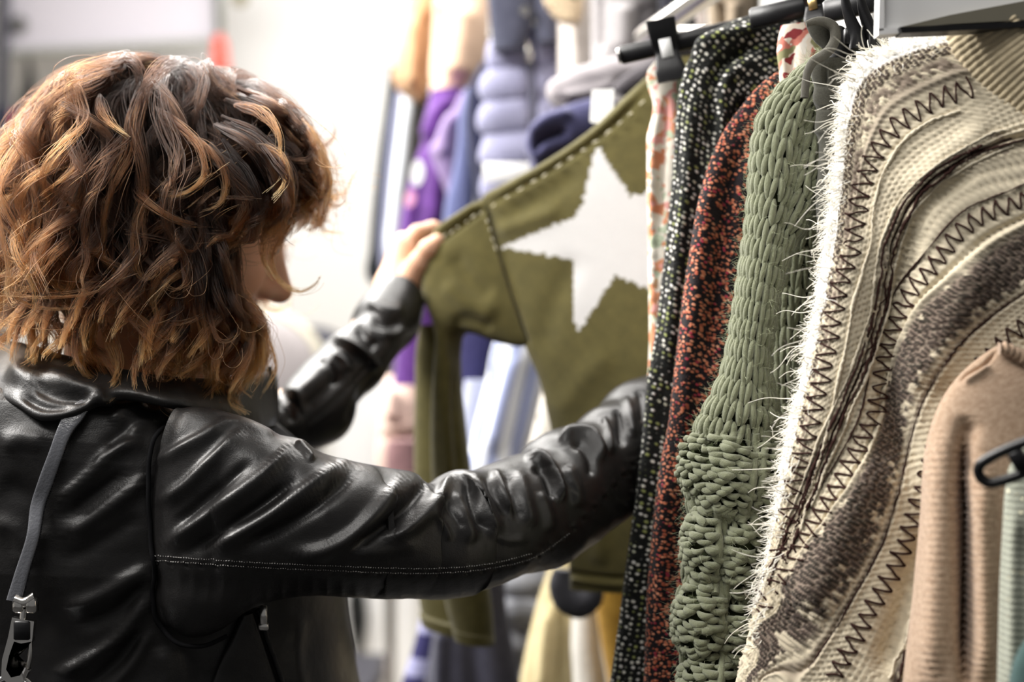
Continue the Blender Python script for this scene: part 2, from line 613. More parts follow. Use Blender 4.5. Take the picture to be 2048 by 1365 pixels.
def area(name, loc, sx, sy, power, col=(1, .97, .93), target=None):
    l = bpy.data.lights.new(name, 'AREA'); l.shape = 'RECTANGLE'; l.size = sx; l.size_y = sy; l.energy = power; l.color = col
    o = bpy.data.objects.new(name, l); COL.objects.link(o); o.location = loc
    if target is not None:
        o.rotation_euler = (Vector(target) - Vector(loc)).to_track_quat('-Z', 'Y').to_euler()
    return o
# ceiling lamps of the shop, plus an added front fill and wall wash
area('overhead_light', (-1.25, 2.9, 2.9), 2.2, 1.1, 130, target=(-.05, 1.3, 1.2))
area('overhead_light', (-.05, 1.9, 2.9), 1.3, .35, 30)
area('overhead_light', (-1.7, 1.1, 2.8), 1.0, .7, 100, target=(.25, 1.0, 1.3))
area('overhead_light', (-.7, .1, 2.9), 1.2, .4, 18, target=(.05, 1.4, 1.3))  # added fill from the viewer's side, brightens the star and front faces
area('overhead_light', (.3, 3.4, 2.9), 2.0, .5, 40)
area('overhead_light', (.0, 6.6, 3.3), 5.0, .5, 84, target=(-.2, 8.0, 1.6))  # added wash, turned to the back wall to whiten it
area('overhead_light', (-3.2, 5.2, 3.0), 2.0, .6, 30)

def slab(name, lo, hi, mat, kind='structure', label=None):
    mb = MB(); lo, hi = np.array(lo, float), np.array(hi, float)
    add_box(mb, (lo + hi) / 2, (hi - lo) / 2, bev=.002)
    o = mb.build(name, mat, smooth_shade=False)
    o['kind'] = kind
    return o
def floor_mat():
    t = NT('beige_floor'); v = t.obj()
    c = t.mix(t.noise(v, 2.2, 4), srgb(196, 182, 160), srgb(212, 200, 180))
    return t.finish(c, .45, t.bump(t.noise(v, 60, 3), .05, .002), .4)
def wall_mat():
    t = NT('white_paint'); v = t.obj()
    c = t.mix(t.noise(v, 1.2, 3), (.84, .84, .84), (.88, .88, .87))
    return t.finish(c, .8, t.bump(t.noise(v, 120, 3), .05, .002), .2)
FLOOR, WALL = floor_mat(), wall_mat()
slab('floor', (-5, 3.6, -.1), (5, 8.2, 0), FLOOR)
slab('floor_bounce_damper', (-5, -3, -.1), (5, 3.6, 0), cloth('charcoal_bounce_damper', (.035, .034, .034), (.022, .022, .022), 300, .5))  # dark near floor out of view, added to cut light bouncing up
slab('wall_back', (-5, 8.0, 0), (5, 8.2, 4.2), WALL)
slab('wall_left', (-5.2, -3, 0), (-5, 8.2, 4.2), WALL)
slab('ceiling', (-5, -3, 4.0), (5, 8.2, 4.1), WALL)
slab('baseboard_back', (-5, 7.975, 0), (5, 8.0, .09), plain('grey_skirting', srgb(170, 166, 160), .5))
# ---------------------------------------------------------------- the near clothing rack
RACK = 'knitwear hanging on the near rack'
def garment(name, label, cat, mat, outer, inner, thick, nv, nu, strokes=(), pw=2.4, d=None, group=RACK, disp=None, col=None, parent=None, split=.7, mats=None, arc=True, ret=False):
    V, uv = loft(pts3(outer, d), pts3(inner, d), nv, nu, thick, pw, arc, split=split)
    if strokes: V = sculpt(V, strokes)
    if disp is not None:
        V = V + grid_out(V) * disp(V, uv)[..., None]
    c = None if col is None else col(V, uv).reshape(-1, 3)
    mb = MB(); add_grid(mb, V, True, uv.reshape(-1, 2), c)
    if ret: return mb, V, uv
    o = mb.build(name, mats or mat, parent)
    if label: tag(o, label, cat, group)
    return o
def grid_out(V):
    N = grid_normals(V, True)
    return N if np.sum((V - V.mean(1, keepdims=True)) * N) > 0 else -N

# floral garment in the clip
def floral():
    t = NT('floral_print'); v = t.uv()
    n = t.noise(v, 62, 2, .5, 1)
    sep = t.n('SeparateColor'); t.l(n, sep.inputs[0])
    a = t.mix(t.math('GREATER_THAN', sep.outputs[0], .53), srgb(244, 236, 222), srgb(226, 156, 120))
    a = t.mix(t.math('GREATER_THAN', sep.outputs[1], .58), a, srgb(232, 168, 160))
    a = t.mix(t.math('GREATER_THAN', sep.outputs[2], .60), a, srgb(196, 206, 180))
    vo = t.voro(t.uv((120, 40, 1), .6), 1.0)
    a = t.mix(t.math('MULTIPLY', t.math('LESS_THAN', vo.outputs['Distance'], .22), .7), a, srgb(196, 130, 60))
    return t.finish(a, .85, t.bump(t.noise(v, 900, 3), .2, .001), .15)
FLO = floral()
garment('floral_scarf', 'cream and orange floral garment gripped by the black clip beside the khaki star sweater', 'scarf', FLO,
    [(1310, 122), (1294, 145), (1296, 175), (1306, 205), (1303, 240), (1296, 262), (1294, 320), (1296, 450), (1298, 600), (1298, 700), (1294, 780), (1290, 900), (1284, 1050), (1280, 1200)],
    [(1352, 118), (1366, 140), (1366, 175), (1356, 208), (1364, 240), (1384, 262), (1392, 320), (1396, 450), (1392, 600), (1390, 700), (1384, 780), (1375, 900), (1360, 1050), (1350, 1200)],
    [.006, .010, .010, .008, .012, .014, .016, .016, .016, .012], 130, 60,
    [([(1334, 180), (1330, 230), (1322, 330), (1316, 480)], 9, -.008), ([(1312, 230), (1306, 330), (1306, 500), (1310, 700)], 6, .004)], d=1.285)

# black tweed with pale nubs
TW = tweed('black_white_tweed', (.010, .011, .010), [(0, srgb(232, 230, 218)), (.35, srgb(200, 202, 180)), (.55, srgb(150, 158, 96)), (.78, srgb(228, 226, 220))], 185, 225, .41, 0, .16, 1.0, .42, .95)
TWO = [(1600, 0), (1560, 14), (1500, 30), (1440, 55), (1402, 85), (1376, 122), (1362, 165), (1353, 225), (1346, 330), (1332, 480), (1316, 620), (1301, 760), (1291, 880), (1276, 1000), (1256, 1120), (1240, 1230), (1220, 1365), (1205, 1470)]
garment('tweed_cardigan', 'black tweed cardigan with white flecks hanging between the floral cloth and the rust tweed top', 'cardigan', TW,
    TWO, [(1660, 60), (1640, 110), (1600, 170), (1580, 240), (1570, 330), (1560, 430), (1550, 520), (1520, 620), (1490, 720), (1470, 800), (1450, 900), (1440, 1000), (1432, 1100), (1425, 1230), (1415, 1365), (1410, 1470)],
    [.012, .016, .018, .018, .018, .016, .016], 260, 130,
    [([(1540, 85), (1490, 98), (1448, 125), (1430, 170), (1426, 240), (1428, 330)], 13, -.012), ([(1530, 110), (1480, 135), (1446, 165), (1438, 230), (1432, 320), (1412, 500)], 16, .008),
     ([(1395, 150), (1385, 220), (1378, 330), (1362, 480), (1345, 640), (1328, 800)], 14, .007), ([(1500, 190), (1472, 240), (1462, 320)], 12, -.010), ([(1376, 110), (1420, 80), (1490, 62), (1540, 50)], 12, .006),
     ([(1320, 640), (1300, 860), (1280, 1050), (1250, 1300)], 14, .005)], d=1.222)

# rust tweed
RT = tweed('rust_black_tweed', (.012, .008, .010), [(0, srgb(206, 124, 92)), (.42, srgb(178, 92, 68)), (.7, srgb(218, 146, 114)), (.9, srgb(168, 56, 72))], 280, 370, .56, .25, .18, 1.0, .9, .92)
RTO = [(1560, 140), (1530, 160), (1482, 213), (1446, 265), (1421, 320), (1401, 390), (1386, 470), (1371, 560), (1356, 680), (1346, 770), (1336, 850), (1321, 930), (1309, 1020), (1301, 1100), (1293, 1200), (1290, 1300), (1285, 1400), (1280, 1470)]
garment('tweed_blouse', 'rust red and black tweed blouse between the black tweed cardigan and green chunky knit', 'blouse', RT,
    RTO, [(1640, 200), (1620, 260), (1610, 330), (1600, 420), (1580, 520), (1550, 640), (1520, 760), (1490, 860), (1470, 960), (1456, 1060), (1446, 1180), (1440, 1300), (1436, 1470)],
    [.010, .014, .016, .017, .017, .016], 240, 120,
    [([(1500, 260), (1462, 350), (1444, 480), (1428, 640), (1410, 760)], 16, -.009), ([(1450, 300), (1420, 400), (1400, 540), (1380, 700), (1365, 860)], 16, .006), ([(1400, 760), (1380, 900), (1362, 1050), (1350, 1250)], 14, -.006),
     ([(1340, 930), (1325, 1060), (1318, 1250)], 12, .004)], d=1.172)

# floral blouse shoulder seen above the green sweater
def floral2():
    t = NT('pink_floral_print'); v = t.uv()
    n = t.noise(v, 55, 2, .5, 1)
    sep = t.n('SeparateColor'); t.l(n, sep.inputs[0])
    a = t.mix(t.math('GREATER_THAN', sep.outputs[0], .5), srgb(240, 226, 210), srgb(214, 132, 118))
    a = t.mix(t.math('GREATER_THAN', sep.outputs[1], .56), a, srgb(150, 62, 66))
    a = t.mix(t.math('GREATER_THAN', sep.outputs[2], .57), a, srgb(150, 148, 110))
    a = t.mix(t.math('LESS_THAN', sep.outputs[1], .42), a, srgb(246, 238, 228))
    return t.finish(a, .8, t.bump(t.noise(v, 900, 3), .2, .001), .15)
garment('floral_blouse', 'pink floral blouse shoulder showing behind the green chunky knit sweater', 'blouse', floral2(),
    [(1562, 52), (1556, 80), (1554, 105), (1558, 140), (1562, 220), (1565, 400)], [(1622, 46), (1640, 80), (1650, 110), (1650, 140), (1650, 220), (1640, 400)],
    [.006, .010, .010, .010], 60, 50, [([(1585, 60), (1582, 130), (1584, 300)], 9, -.005)], d=1.150)

# ---- green chunky knit: yarn stitches laid on the garment, one mesh per part
def yarn_mat():
    t = NT('sage_green_yarn'); v = t.obj()
    w = t.noise(v, 1400, 3, .7)
    c = t.mix(t.noise(v, 160, 3), srgb(132, 137, 108), srgb(160, 163, 134))
    c = t.mix(t.math('MULTIPLY', w, .45), c, srgb(112, 120, 90))
    return t.finish(c, .9, t.bump(w, .8, .0022), .1, .35)
YG = yarn_mat()
YG_BASE = plain('green_knit_ground', srgb(64, 70, 48), .95, .1, bump=.3, bs=700)
def stitch_shape(nl=7, nr=6, bend=.0):
    """a bent yarn loop leg, length 1 along x, radius 1 at the middle"""
    t = np.linspace(0, 1, nl)
    r = np.sqrt(np.clip(np.sin(np.pi * (.06 + .88 * t)), 0, 1))
    x = t - .5
    th = np.linspace(0, 2 * np.pi, nr, endpoint=False)
    S = np.zeros((nl, nr, 5))
    S[..., 0] = x[:, None]; S[..., 1] = r[:, None] * np.cos(th); S[..., 2] = r[:, None] * np.sin(th)
    S[..., 3] = (np.sin(np.pi * t))[:, None]           # bow
    return S
def lay_stitches(mb, V, rows, cols, legs, lift=.0, jit=.0):
    """V: fine grid (nv,nu,3). legs: list of (i, j, di, dj, radius, bow(m), out(m)) in grid coordinates: centre, direction vector, all float"""
    N = grid_out(V)
    nv, nu = V.shape[:2]
    S = stitch_shape(); nl, nr = S.shape[:2]
    F0 = grid_faces(nl, nr, True)
    L = np.array(legs)
    def at(A, i, j):
        i = np.clip(i, 0, nv - 1.001); j = np.clip(j, 0, nu - 1.001)
        a, b = np.floor(i).astype(int), np.floor(j).astype(int)
        f, g = (i - a)[..., None], (j - b)[..., None]
        return (A[a, b] * (1 - f) + A[a + 1, b] * f) * (1 - g) + (A[a, b + 1] * (1 - f) + A[a + 1, b + 1] * f) * g
    t = S[:, 0, 0]
    ii = L[:, 0:1] + L[:, 2:3] * t; jj = L[:, 1:2] + L[:, 3:4] * t
    C = at(V, ii, jj); Nn = unit(at(N, ii, jj))
    T = unit(np.gradient(C, axis=1)); B = np.cross(T, Nn)
    bow = np.sin(np.pi * (t + .5))
    C = C + Nn * (L[:, 6:7] * (.35 + .65 * bow))[..., None] + B * (L[:, 5:6] * bow)[..., None]
    R = L[:, 4][:, None, None, None]
    W = C[:, :, None] + R * (S[None, ..., 1, None] * B[:, :, None] + S[None, ..., 2, None] * Nn[:, :, None])
    n = len(L)
    F = (F0[None] + (np.arange(n) * nl * nr)[:, None, None]).reshape(-1, 4)
    mb.add(W.reshape(-1, 3), F[:, ::-1], None, None, 1)

def stockinette(V, c0, c1, r0, r1, cw, rh, rad, out, rng, slant=.32):
    """legs of V stitches between ring positions c0..c1 and rows r0..r1; cw, rh the stitch size in metres"""
    seg = np.linalg.norm(np.diff(V, axis=1), axis=2)
    hseg = np.linalg.norm(np.diff(V[:, (c0 + c1) // 2], axis=0), axis=1)
    H = np.concatenate([[0], np.cumsum(hseg)])
    Wd = seg[:, c0:c1].sum(1)
    ncol = max(3, int(round(np.median(Wd[r0:r1]) / cw)))
    hs = np.arange(H[r0], H[r1], rh)
    legs = []
    for a, h in enumerate(hs):
        i = np.interp(h, H, np.arange(len(H)))
        i2 = np.interp(h + rh, H, np.arange(len(H)))
        di = i2 - i
        k = int(round(i))
        s = np.concatenate([[0], np.cumsum(seg[min(k, len(seg) - 1), c0:c1])])
        w = s[-1] / ncol
        for c in range(ncol):
            for sd in (-1, 1):
                sc = (c + .5 + sd * .24) * w
                j = c0 + np.interp(sc, s, np.arange(len(s)))
                dj = slant * w * sd / (s[-1] / (c1 - c0))
                legs.append((i + rng.normal(0, .06) * di, j, di * 1.32, -dj, rad * rng.uniform(.88, 1.1) * (w / cw) ** .7, 0, out))
    return legs

def green_knit():
    rng = np.random.default_rng(3)
    GO = [(1662, 98), (1620, 126), (1580, 160), (1543, 200), (1522, 240), (1511, 290), (1506, 360), (1500, 430), (1488, 520), (1470, 640), (1450, 740), (1422, 805), (1394, 860), (1380, 920), (1375, 975), (1378, 1030), (1372, 1080), (1370, 1130), (1358, 1190), (1353, 1250), (1358, 1310), (1366, 1365), (1366, 1470)]
    GI = [(1712, 130), (1685, 190), (1668, 260), (1652, 340), (1628, 420), (1598, 470), (1572, 520), (1556, 580), (1542, 660), (1536, 740), (1546, 800), (1560, 860), (1562, 920), (1556, 980), (1540, 1030), (1534, 1080), (1532, 1130), (1528, 1190), (1522, 1250), (1516, 1310), (1510, 1365), (1506, 1470)]
    V, uv = loft(pts3(GO, 1.095), pts3(GI, 1.095), 300, 120, [.012, .02, .024, .024, .024, .023, .022, .026, .032, .030, .030, .030, .030], 2.0, split=.72)
    V = sculpt(V, [([(1640, 180), (1600, 300), (1580, 400), (1555, 520)], 18, -.006)])
    # bobble swellings on the lower sleeve
    bob = [(1452, 950, 62, 70), (1395, 930, 30, 52), (1535, 960, 30, 62), (1408, 1092, 34, 64), (1500, 1118, 46, 74), (1400, 1242, 44, 66), (1495, 1272, 40, 62), (1420, 1380, 60, 60), (1550, 1080, 16, 60)]
    q = PX(V); N = grid_out(V); D = np.zeros(V.shape[:2])
    for (bx, by, rx, ry) in bob:
        e = ((q[..., 0] - bx) / rx) ** 2 + ((q[..., 1] - by) / ry) ** 2
        D = np.maximum(D, .013 * np.sqrt(np.clip(1 - e * .72, 0, 1)))
    low = smooth(830, 900, q[..., 1])
    face = smooth(-.2, .3, np.sum(N * unit(EYE - V), -1))
    D = D * low * face - .006 * low * face
    V = V + N * D[..., None]
    mb = MB(); add_grid(mb, V - grid_out(V) * .0025, True, uv.reshape(-1, 2))
    front = int(120 * .72)                      # ring samples 0..front face the viewpoint and round the outer edge
    rows = PX(V[:, front // 2])[:, 1]
    r_low = int(np.argmin(np.abs(rows - 868)))
    legs = stockinette(V, 0, front, 0, r_low + 4, .0080, .0155, .0025, .0020, rng, .24)
    # reverse stitches: short arcs across the sleeve, in a brick lattice
    q = PX(V)
    seg = np.linalg.norm(np.diff(V, axis=1), axis=2)
    H = np.concatenate([[0], np.cumsum(np.linalg.norm(np.diff(V[:, front // 2], axis=0), axis=1))])
    hs = np.arange(H[r_low], H[-1], .0047)
    for a, h in enumerate(hs):
        i = float(np.interp(h, H, np.arange(len(H)))); k = min(int(i), len(seg) - 1)
        s = np.concatenate([[0], np.cumsum(seg[k, :front])]); n = max(4, int(s[-1] / .0098))
        for c in range(n):
            j = float(np.interp((c + .5 * (a % 2) + .25) / n * s[-1], s, np.arange(len(s)))); jj = min(int(j), V.shape[1] - 1)
            x, y = q[k, jj]
            ins = max(1 - ((x - bx) / rx) ** 2 - ((y - by) / ry) ** 2 for bx, by, rx, ry in bob)
            dj = .0124 / (s[-1] / front)
            if ins > -.25:
                legs.append((i + rng.normal(0, .7), j + rng.normal(0, .6), rng.normal(0, .8), dj * rng.uniform(.8, 1.15), .0029 * rng.uniform(.8, 1.25), -.0024, .0030 + rng.uniform(-.0006, .0012)))
            elif rng.random() < .5:
                legs.append((i, j, .0145 / (H[1] + 1e-9) if H[1] > 0 else 6, dj * .2 * rng.normal(), .0024, 0, .0012))
    lay_stitches(mb, V, None, None, legs)
    # ropes of yarn between the swellings
    for rope in ([(1528, 862), (1522, 930), (1512, 1000), (1500, 1060)], [(1508, 868), (1506, 930), (1496, 1000), (1478, 1050)], [(1436, 1010), (1440, 1080), (1434, 1150), (1430, 1190)],
                 [(1446, 1030), (1452, 1090), (1444, 1150), (1446, 1200)], [(1456, 1150), (1448, 1230), (1444, 1310), (1440, 1390)], [(1440, 1180), (1446, 1260), (1452, 1330)],
                 [(1425, 1180), (1412, 1150), (1400, 1165)], [(1440, 1020), (1470, 1035), (1500, 1020)], [(1395, 1000), (1400, 1030), (1415, 1050)]):
        C = spline(np.array(rope, float), 26)
        fl = q[:, :front].reshape(-1, 2)
        pts = []
        for c in C:
            k = ((fl - c) ** 2).sum(1).argmin(); a, b = divmod(k, front)
            pts.append(V[a, b] + N[a, b] * .0035)
        pts = np.array(pts)
        for _ in range(3): pts[1:-1] = (pts[:-2] + 2 * pts[1:-1] + pts[2:]) / 4
        ph = np.linspace(0, 5 * np.pi, len(pts))
        add_tube(mb, pts, .0030 + .0006 * np.sin(ph), 8, 60, mat=1)
    sl = mb.build('chunky_sweater', [YG_BASE, YG])
    tag(sl, 'sage green chunky cable knit sweater with bobbled sleeve in the middle of the near rack', 'sweater', RACK)
    # body of the sweater behind the sleeve
    BO = [(1690, 150), (1650, 200), (1620, 300), (1590, 400), (1560, 500), (1548, 600), (1545, 700), (1548, 800), (1555, 900), (1552, 1000), (1548, 1100), (1540, 1250), (1530, 1470)]
    BI = [(1760, 150), (1750, 200), (1740, 300), (1735, 400), (1730, 500), (1725, 600), (1720, 700), (1715, 800), (1710, 900), (1705, 1000), (1700, 1100), (1695, 1250), (1690, 1470)]
    Vb, ub = loft(pts3(BO, 1.135), pts3(BI, 1.135), 200, 70, .013, 2.2, split=.7)
    mb = MB(); add_grid(mb, Vb - grid_out(Vb) * .002, True, ub.reshape(-1, 2))
    lay_stitches(mb, Vb, None, None, stockinette(Vb, 0, 49, 0, 197, .0085, .0155, .0025, .0020, rng, .24))
    b = mb.build('sweater_body', [YG_BASE, YG], sl)
    # fuzz standing off the yarn
    idx = rng.integers(0, 300 * front, 2600); a, b2 = idx // front, idx % front
    p0 = V[a, b2]; n0 = N[a, b2]
    rv = unit(rng.normal(size=p0.shape)); t = np.linspace(0, 1, 5)[None, :, None]
    ln = rng.uniform(.003, .009, len(p0))[:, None, None]
    S = p0[:, None] + n0[:, None] * .004 + ln * t * unit(n0 + .9 * rv)[:, None] + ln * t ** 2 * .5 * unit(rng.normal(size=p0.shape))[:, None]
    Rr = np.broadcast_to(np.linspace(.00009, .00004, 5)[None], S.shape[:2])
    curves_obj('wool_fuzz', S, Rr, M['fuzz'], np.broadcast_to(np.array(srgb(172, 178, 148)), S.shape).copy(), sl)['kind'] = 'stuff'
green_knit()

# ---- grey jersey garment with a drawstring band
GJ = cloth('grey_jersey', srgb(76, 75, 67), srgb(60, 60, 54), 700, .3)
GJ2 = plain('speckled_grey_band', srgb(88, 86, 79), .85, .15, bump=.4, bs=1500, var=.25)
DK = cloth('black_jersey', (.010, .010, .010), None, 700, .2)
def grey_jersey():
    o = garment('jersey_hoodie', 'grey jersey hooded top with a rolled band squeezed between the green knit and cream poncho', 'hoodie', GJ,
        [(1624, 118), (1622, 150), (1628, 172), (1626, 200), (1632, 216), (1631, 262), (1634, 270), (1638, 330), (1632, 390), (1636, 450), (1644, 520), (1646, 620), (1640, 760)],
        [(1705, 118), (1706, 150), (1704, 172), (1704, 200), (1704, 216), (1702, 262), (1702, 270), (1700, 330), (1696, 390), (1692, 450), (1688, 520), (1686, 620), (1680, 760)],
        [.006, .009, .012, .012, .012, .012], 150, 60,
        [([(1650, 130), (1652, 170)], 4, -.003), ([(1664, 126), (1668, 172)], 4, -.003), ([(1622, 170), (1660, 172), (1690, 172)], 3, -.002), ([(1628, 216), (1660, 218), (1690, 218)], 3, -.0025, None, 0), ([(1632, 264), (1660, 262), (1690, 262)], 3, .002, None, 0),
         ([(1655, 280), (1652, 400), (1662, 520)], 10, .003)], d=1.066)
    mb = MB()
    add_tube(mb, pts3([(1612, 48), (1628, 43), (1650, 44), (1668, 56), (1671, 74), (1662, 96), (1645, 112), (1626, 124), (1616, 142), (1611, 170), (1609, 196)], 1.052), [.0022, .0032, .0038, .004, .004, .004, .0038, .0034, .003, .003, .003], 10, 70)
    mb.build('hood_band', GJ2, o)
    mb = MB()
    V, uv = loft(pts3([(1612, 52), (1618, 66), (1628, 82), (1644, 96)], 1.062), pts3([(1664, 52), (1668, 66), (1668, 82), (1660, 96)], 1.062), 20, 24, .004)
    add_grid(mb, V, True, uv.reshape(-1, 2)); mb.build('hood_lining', GJ, o)
    mb = MB()
    V, uv = loft(pts3([(1672, 52), (1668, 80), (1660, 112), (1640, 122)], 1.072), pts3([(1690, 60), (1704, 82), (1712, 104), (1712, 122)], 1.072), 24, 24, .006)
    add_grid(mb, V, True, uv.reshape(-1, 2)); mb.build('hood', DK, o)
grey_jersey()
# ---------------------------------------------------------------- khaki sweater with the white star, pulled out from the rail
def khaki():
    rng = np.random.default_rng(9)
    kd = lambda x: 1.385 + (1430 - x) / 570.0 * .145
    def K(pts): return np.array([P(x, y, kd(x) + (dd[0] if dd else 0)) for x, y, *dd in pts])
    O = [(1330, 118), (1290, 158), (1240, 205), (1184, 260), (1130, 300), (1078, 333), (1020, 365), (966, 398), (978, 450), (1000, 530), (1026, 620), (1052, 694), (1082, 765), (1104, 860), (1122, 950), (1134, 1050), (1140, 1120), (1142, 1178)]
    I = [(1440, 110), (1440, 158), (1440, 205), (1440, 260), (1440, 300), (1440, 333), (1440, 365), (1440, 398), (1440, 450), (1440, 530), (1440, 620), (1440, 694), (1436, 765), (1432, 860), (1428, 950), (1425, 1050), (1422, 1120), (1420, 1190)]
    V, uv = loft(K(O), K(I), 420, 420, [.006, .010, .012, .013, .014, .015, .016, .016, .016, .016], 2.6, arc=False, split=.8)
    R = [([(950, 426), (1020, 385), (1080, 352), (1190, 280), (1300, 178)], 6, -.0045), ([(960, 404), (1030, 368), (1090, 336), (1196, 262), (1310, 150)], 8, .004), ([(1000, 440), (1080, 395), (1170, 340)], 22, -.004), ([(985, 470), (1060, 440), (1130, 420)], 18, .004),
         ([(975, 410), (985, 470), (1008, 545), (1032, 625), (1056, 694)], 4, -.004, None, .05), ([(990, 470), (1014, 545), (1040, 630)], 5, .002), ([(1075, 720), (1110, 600), (1160, 500)], 26, -.003), ([(1100, 850), (1170, 760), (1230, 700)], 26, .003), ([(1150, 1160), (1200, 1168), (1280, 1172)], 5, .004, None, 0), ([(1145, 1146), (1200, 1154), (1290, 1158)], 5, -.004, None, 0), ([(1180, 1000), (1200, 1080), (1196, 1140)], 20, .004)]
    V = sculpt(V, R)
    star = np.array([(1196, 294), (1226, 340), (1250, 376), (1262, 392), (1294, 385), (1440, 345), (1330, 480), (1390, 620), (1294, 577), (1232, 549), (1157, 664), (1146, 640), (1148, 560), (1146, 519), (1110, 514), (1003, 495), (1060, 470), (1152, 432), (1166, 400), (1178, 350), (1188, 302)], float)
    def inside(q, poly):
        r = np.zeros(len(q), bool); j = len(poly) - 1
        for i in range(len(poly)):
            a, b = poly[i], poly[j]
            c = ((a[1] > q[:, 1]) != (b[1] > q[:, 1])) & (q[:, 0] < (b[0] - a[0]) * (q[:, 1] - a[1]) / (b[1] - a[1] + 1e-12) + a[0])
            r ^= c; j = i
        return r
    q = PX(V).reshape(-1, 2)
    cell = np.stack([np.floor(q[:, 0] / 6.2) * 6.2 + 3.1, np.floor((q[:, 1] + 1.5 * np.sin(np.floor(q[:, 0] / 6.2) * 1.7)) / 5.4) * 5.4 + 2.7], -1)
    front = (np.arange(len(q)) % 420) < 336
    N = grid_out(V)
    st = inside(cell, star) & front
    g1, g2, wh = np.array(srgb(110, 102, 58)), np.array(srgb(84, 78, 42)), np.array(srgb(232, 231, 230))
    n = noise3(V.reshape(-1, 3), 420, 2) * .5 + noise3(V.reshape(-1, 3), 90, 3) * .5
    C = g1 + (g2 - g1) * (n * .5 + .5)[:, None]
    C[st] = wh * (.97 + .03 * n[st][:, None])
    mt = col_cloth('khaki_fine_knit', 1100, .5, .18)
    mb = MB(); add_grid(mb, V, True, uv.reshape(-1, 2), C)
    o = mb.build('star_sweater', mt); tag(o, 'khaki green sweater with a big white star, held open by the woman', 'sweater', RACK)
    # sleeve: wide at the armhole, then hanging down
    SO = [(968, 396), (930, 420), (884, 452), (858, 482), (850, 520), (848, 560), (856, 600), (872, 632), (880, 670), (874, 740), (868, 840), (868, 940), (874, 1050), (886, 1150), (900, 1230), (912, 1262)]
    SI = [(1058, 690), (1040, 694), (1015, 690), (990, 684), (970, 676), (950, 669), (934, 667), (920, 676), (914, 700), (916, 760), (926, 850), (936, 930), (952, 1030), (970, 1130), (982, 1220), (986, 1276)]
    V, uv = loft(K([(x, y, -.004) for x, y in SO]), K([(x, y, -.004) for x, y in SI]), 320, 180, [.010, .018, .024, .026, .026, .024, .022, .022, .020, .018, .018], 2.1, arc=False, split=.75)
    V = sculpt(V, [([(872, 486), (910, 458), (950, 430), (976, 412)], 7, -.006), ([(860, 474), (910, 440), (966, 404)], 7, .0045), ([(900, 500), (940, 560), (990, 600)], 20, -.004), ([(880, 560), (930, 600), (1000, 640)], 22, .004), ([(900, 650), (930, 640), (990, 660)], 14, -.003), ([(876, 660), (892, 720), (896, 850), (904, 1000)], 12, .004), ([(906, 720), (908, 850), (922, 1000)], 9, -.004)])
    def kc(V):
        p = V.reshape(-1, 3); n = noise3(p, 420, 2) * .5 + noise3(p, 90, 3) * .5
        return g1 + (g2 - g1) * (n * .5 + .5)[:, None]
    mb = MB(); add_grid(mb, V, True, uv.reshape(-1, 2), kc(V)); s = mb.build('sleeve', mt, o)
    BO = [(842, 650), (834, 700), (832, 800), (830, 900), (832, 1000), (838, 1100), (840, 1200), (846, 1236)]
    BI = [(900, 650), (905, 700), (905, 800), (905, 900), (905, 1000), (915, 1100), (930, 1200), (940, 1250)]
    V, uv = loft(K([(x, y, .038) for x, y in BO]), K([(x, y, .038) for x, y in BI]), 120, 60, .014, 2.2)
    mb = MB(); add_grid(mb, V, True, uv.reshape(-1, 2), kc(V)); mb.build('sleeve', mt, o)
    mb = MB()
    for a, b, z in (((842, 1226), (944, 1256), .03), ((908, 1254), (984, 1272), -.006)):
        V, uv = loft(K([(a[0], a[1], z), (a[0] + 3, a[1] + 12, z), (a[0] + 6, a[1] + 22, z)]), K([(b[0], b[1], z), (b[0] + 2, b[1] + 12, z), (b[0] + 2, b[1] + 20, z)]), 16, 60, .020, 2.2)
        add_grid(mb, V, True, uv.reshape(-1, 2), kc(V))
    mb.build('cuff', mt, o)
    # pale sewing stitches along the shoulder edge and the armhole
    mb = MB()
    for pl, nn in (([(872, 484), (920, 452), (972, 420)], 7), ([(985, 412), (1060, 368), (1140, 318), (1220, 262), (1296, 196)], 13), ([(974, 440), (982, 470), (994, 505)], 4)):
        c = spline(np.array(pl, float), nn * 5)
        for i in range(nn):
            pp = np.array([P(x + rng.normal(0, 1.2), y + rng.normal(0, 1.2), kd(x) - .018) for x, y in c[i * 5:i * 5 + int(rng.integers(2, 4))]]); add_tube(mb, pp, .0008, 5)
    mb.build('stitching', plain('pale_thread', srgb(206, 200, 176), .9, .1), o)
    mb = MB(); extrude_poly(mb, np.array([P(1184, 180, 1.462), P(1228, 178, 1.452), P(1226, 226, 1.452), P(1196, 246, 1.458), P(1180, 244, 1.462)]), (0, .0012, 0)); mb.build('price_tag', M['white_paper'], o, False)
khaki()
